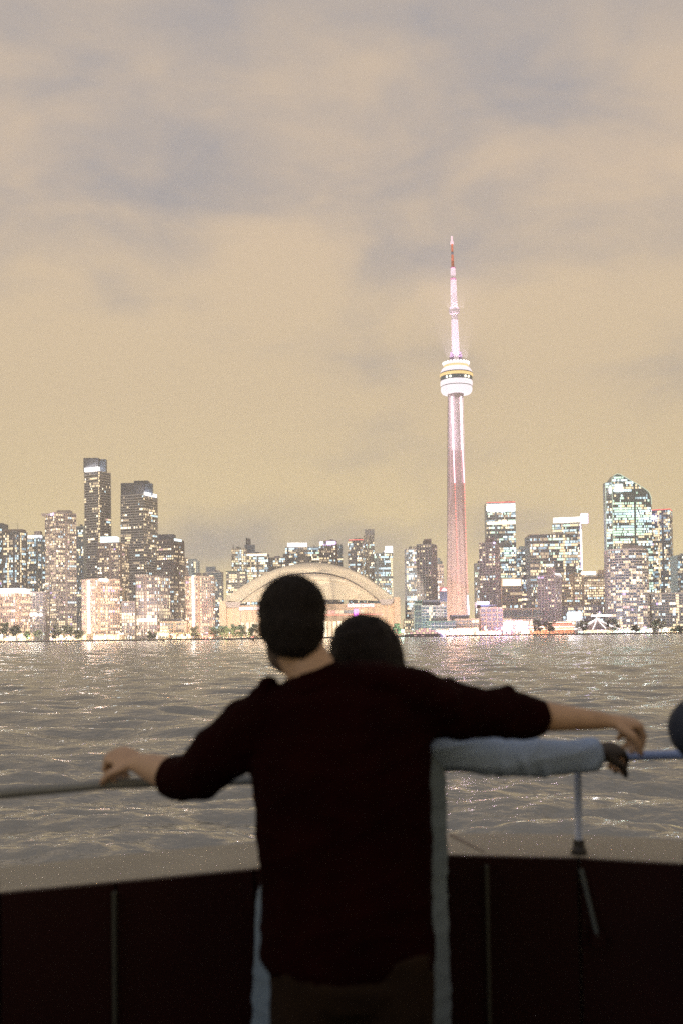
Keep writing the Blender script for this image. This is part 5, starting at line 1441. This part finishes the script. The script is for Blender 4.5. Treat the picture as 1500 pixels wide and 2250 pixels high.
    loft(J, [(rs, .062, .062), (P(1000, 1655, 2.84), .058, .055), (P(1080, 1662, 2.88), .053, .052), (P(1130, 1665, 2.905), .055, .053), (P(1200, 1663, 2.93), .052, .049), (P(1260, 1661, 2.955), .051, .047), (P(1304, 1659, 2.97), .050, .046)], Vector((0, 1, 0)), 20, False)
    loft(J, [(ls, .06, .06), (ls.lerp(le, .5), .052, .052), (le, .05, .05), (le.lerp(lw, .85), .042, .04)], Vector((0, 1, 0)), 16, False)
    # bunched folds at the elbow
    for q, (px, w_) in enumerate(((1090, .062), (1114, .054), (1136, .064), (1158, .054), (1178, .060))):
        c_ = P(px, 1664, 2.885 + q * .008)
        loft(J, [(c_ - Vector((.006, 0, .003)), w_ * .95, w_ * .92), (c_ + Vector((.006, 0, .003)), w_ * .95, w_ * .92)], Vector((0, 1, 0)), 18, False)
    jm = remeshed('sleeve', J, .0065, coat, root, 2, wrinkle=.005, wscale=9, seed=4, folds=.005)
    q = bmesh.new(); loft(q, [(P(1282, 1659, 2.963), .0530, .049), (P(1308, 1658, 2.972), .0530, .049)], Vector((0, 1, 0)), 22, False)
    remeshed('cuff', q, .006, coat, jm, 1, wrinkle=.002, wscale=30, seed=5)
    T = bmesh.new()
    for h_, k_, a_ in legs: loft(T, [(h_, .084, .09), (h_.lerp(k_, .5), .076, .08), (k_, .06, .063), (a_, .05, .054)], X1, 14, False)
    remeshed('trousers', T, .009, mat('dark_jeans', (.012, .014, .022), .9, var=.2, vscale=10), root, 3)
    for h_, k_, a_ in legs:
        q = bmesh.new(); shoe(q, a_, 0.0); remeshed('shoe', q, .006, mat('shoe_dark', (.02, .018, .016), .6), root, 3)
woman()
# --- passenger at the right edge: only the padded elbow comes into the picture
def passenger():
    D = 2.75
    cx = P(1690, 1700, D).x
    root = empty('person', (cx, D, 0), 'person in a navy padded jacket, only an elbow showing at the right edge', 'person')
    hc = Vector((cx, D + .05, 1.575)); Rm = Matrix.Rotation(R(6), 3, 'Z') @ Matrix.Rotation(R(-8), 3, 'X'); S = .98
    body = bmesh.new(); head(body, hc, Rm, S)
    loft(body, [(hc + Vector((0, -.01, -.07)), .052, .056), (Vector((cx, D, 1.46)), .055, .06), (Vector((cx, D, 1.40)), .09, .08)], X1, 16)
    loft(body, [(Vector((cx, D, 1.36)), .145, .085), (Vector((cx, D, 1.22)), .16, .10), (Vector((cx, D, 1.02)), .14, .09), (Vector((cx, D, .86)), .15, .095)], X1, 22)
    el = P(1547, 1612, 2.86); jl = Vector((cx - .17, D, 1.36)); lw = Vector((el.x + .13, 3.13, 1.285))
    jr = Vector((cx + .17, D, 1.36)); er = Vector((cx + .24, D + .10, 1.24)); rw = Vector((cx + .10, 3.13, 1.285))
    for j_, e_, w_, s_ in ((jl, el, lw, -1), (jr, er, rw, 1)):
        loft(body, [(j_, .05, .05), (e_, .042, .042), (e_.lerp(w_, .5), .036, .035), (w_, .025, .022)], Vector((0, 1, 0)), 14)
        hand(body, w_, Vector((-s_ * .9, .35, -.05)), Vector((0, .35, -.9)), -s_, (.9,), .95)
    legs = []
    for s_ in (-1, 1):
        h_ = Vector((cx + s_ * .09, D, .86)); k_ = Vector((cx + s_ * .11, D + .02, .46)); a_ = Vector((cx + s_ * .12, D - .02, .09)); legs.append((h_, k_, a_))
        loft(body, [(h_, .078, .085), (h_.lerp(k_, .5), .066, .07), (k_, .052, .055), (k_.lerp(a_, .35), .05, .055), (a_, .034, .038)], X1, 14)
    remeshed('body', body, .0065, skin_m, root, 4); add_eyes(hc, Rm, S, root)
    hb = bmesh.new(); L = lambda x, y, z: hc + Rm @ Vector((x * S, y * S, z * S))
    ellipsoid(hb, L(0, -.014, .042), (.084, .102, .094), Rm, 24); ellipsoid(hb, L(0, -.045, -.02), (.074, .064, .075), Rm, 20)
    bmesh.ops.bisect_plane(hb, geom=hb.verts[:] + hb.edges[:] + hb.faces[:], plane_co=L(0, .05, .05), plane_no=Rm @ Vector((0, 1, -.75)), clear_outer=True)
    bmesh.ops.holes_fill(hb, edges=[e_ for e_ in hb.edges if e_.is_boundary], sides=0)
    remeshed('hair', hb, .007, hair_m, root, 4)
    pad = mat('navy_padding', (.022, .026, .040), .8, spec=.2, var=.3, vscale=9, bump=.3, bscale=60)
    J = bmesh.new()
    loft(J, [(Vector((cx, D, 1.42)), .09, .085), (Vector((cx, D, 1.36)), .18, .12), (Vector((cx, D, 1.22)), .20, .14), (Vector((cx, D, 1.02)), .19, .13), (Vector((cx, D, .82)), .19, .13)], X1, 24)
    for j_, e_, w_ in ((jl, el, lw), (jr, er, rw)):
        loft(J, [(j_ + Vector((0, 0, -.02)), .095, .09), (j_.lerp(e_, .5), .088, .086), (e_, .088, .086), (e_.lerp(w_, .5), .07, .068), (e_.lerp(w_, .9), .055, .053)], Vector((0, 1, 0)), 18)
    ellipsoid(J, el + Vector((-.0, -.02, -.0)), (.056, .08, .155), None, 18)
    remeshed('jacket', J, .009, pad, root, 4, wrinkle=.007, wscale=13, seed=9)
    T = bmesh.new(); loft(T, [(Vector((cx, D, .90)), .165, .105), (Vector((cx, D, .78)), .17, .11)], X1, 22)
    for h_, k_, a_ in legs: loft(T, [(h_, .09, .1), (h_.lerp(k_, .5), .08, .085), (k_, .068, .072), (a_, .06, .062)], X1, 14, False)
    remeshed('trousers', T, .01, mat('dark_jeans', (.012, .014, .022), .9, var=.2, vscale=10), root, 3)
    for h_, k_, a_ in legs:
        q = bmesh.new(); shoe(q, a_, 0.0); remeshed('shoe', q, .007, mat('shoe_dark', (.02, .018, .016), .6), root, 3)
passenger()

# ---------------------------------------------------------------- night haze over the harbour
b = MB(); b.box(-2300, 2300, -200, 2500, -9, 575)
hz = b.build('haze', [])
m = bpy.data.materials.new('haze'); m.use_nodes = True
nt = m.node_tree; nt.nodes.clear()
pv = nt.nodes.new('ShaderNodeVolumePrincipled'); out = nt.nodes.new('ShaderNodeOutputMaterial')
pv.inputs['Color'].default_value = (0.95, 0.93, 0.92, 1); pv.inputs['Density'].default_value = 0.00026; pv.inputs['Anisotropy'].default_value = 0.3
nt.links.new(pv.outputs[0], out.inputs['Volume'])
hz.data.materials.append(m)
tag(hz, 'thin warm night haze hanging over the harbour', 'haze', kind='stuff')
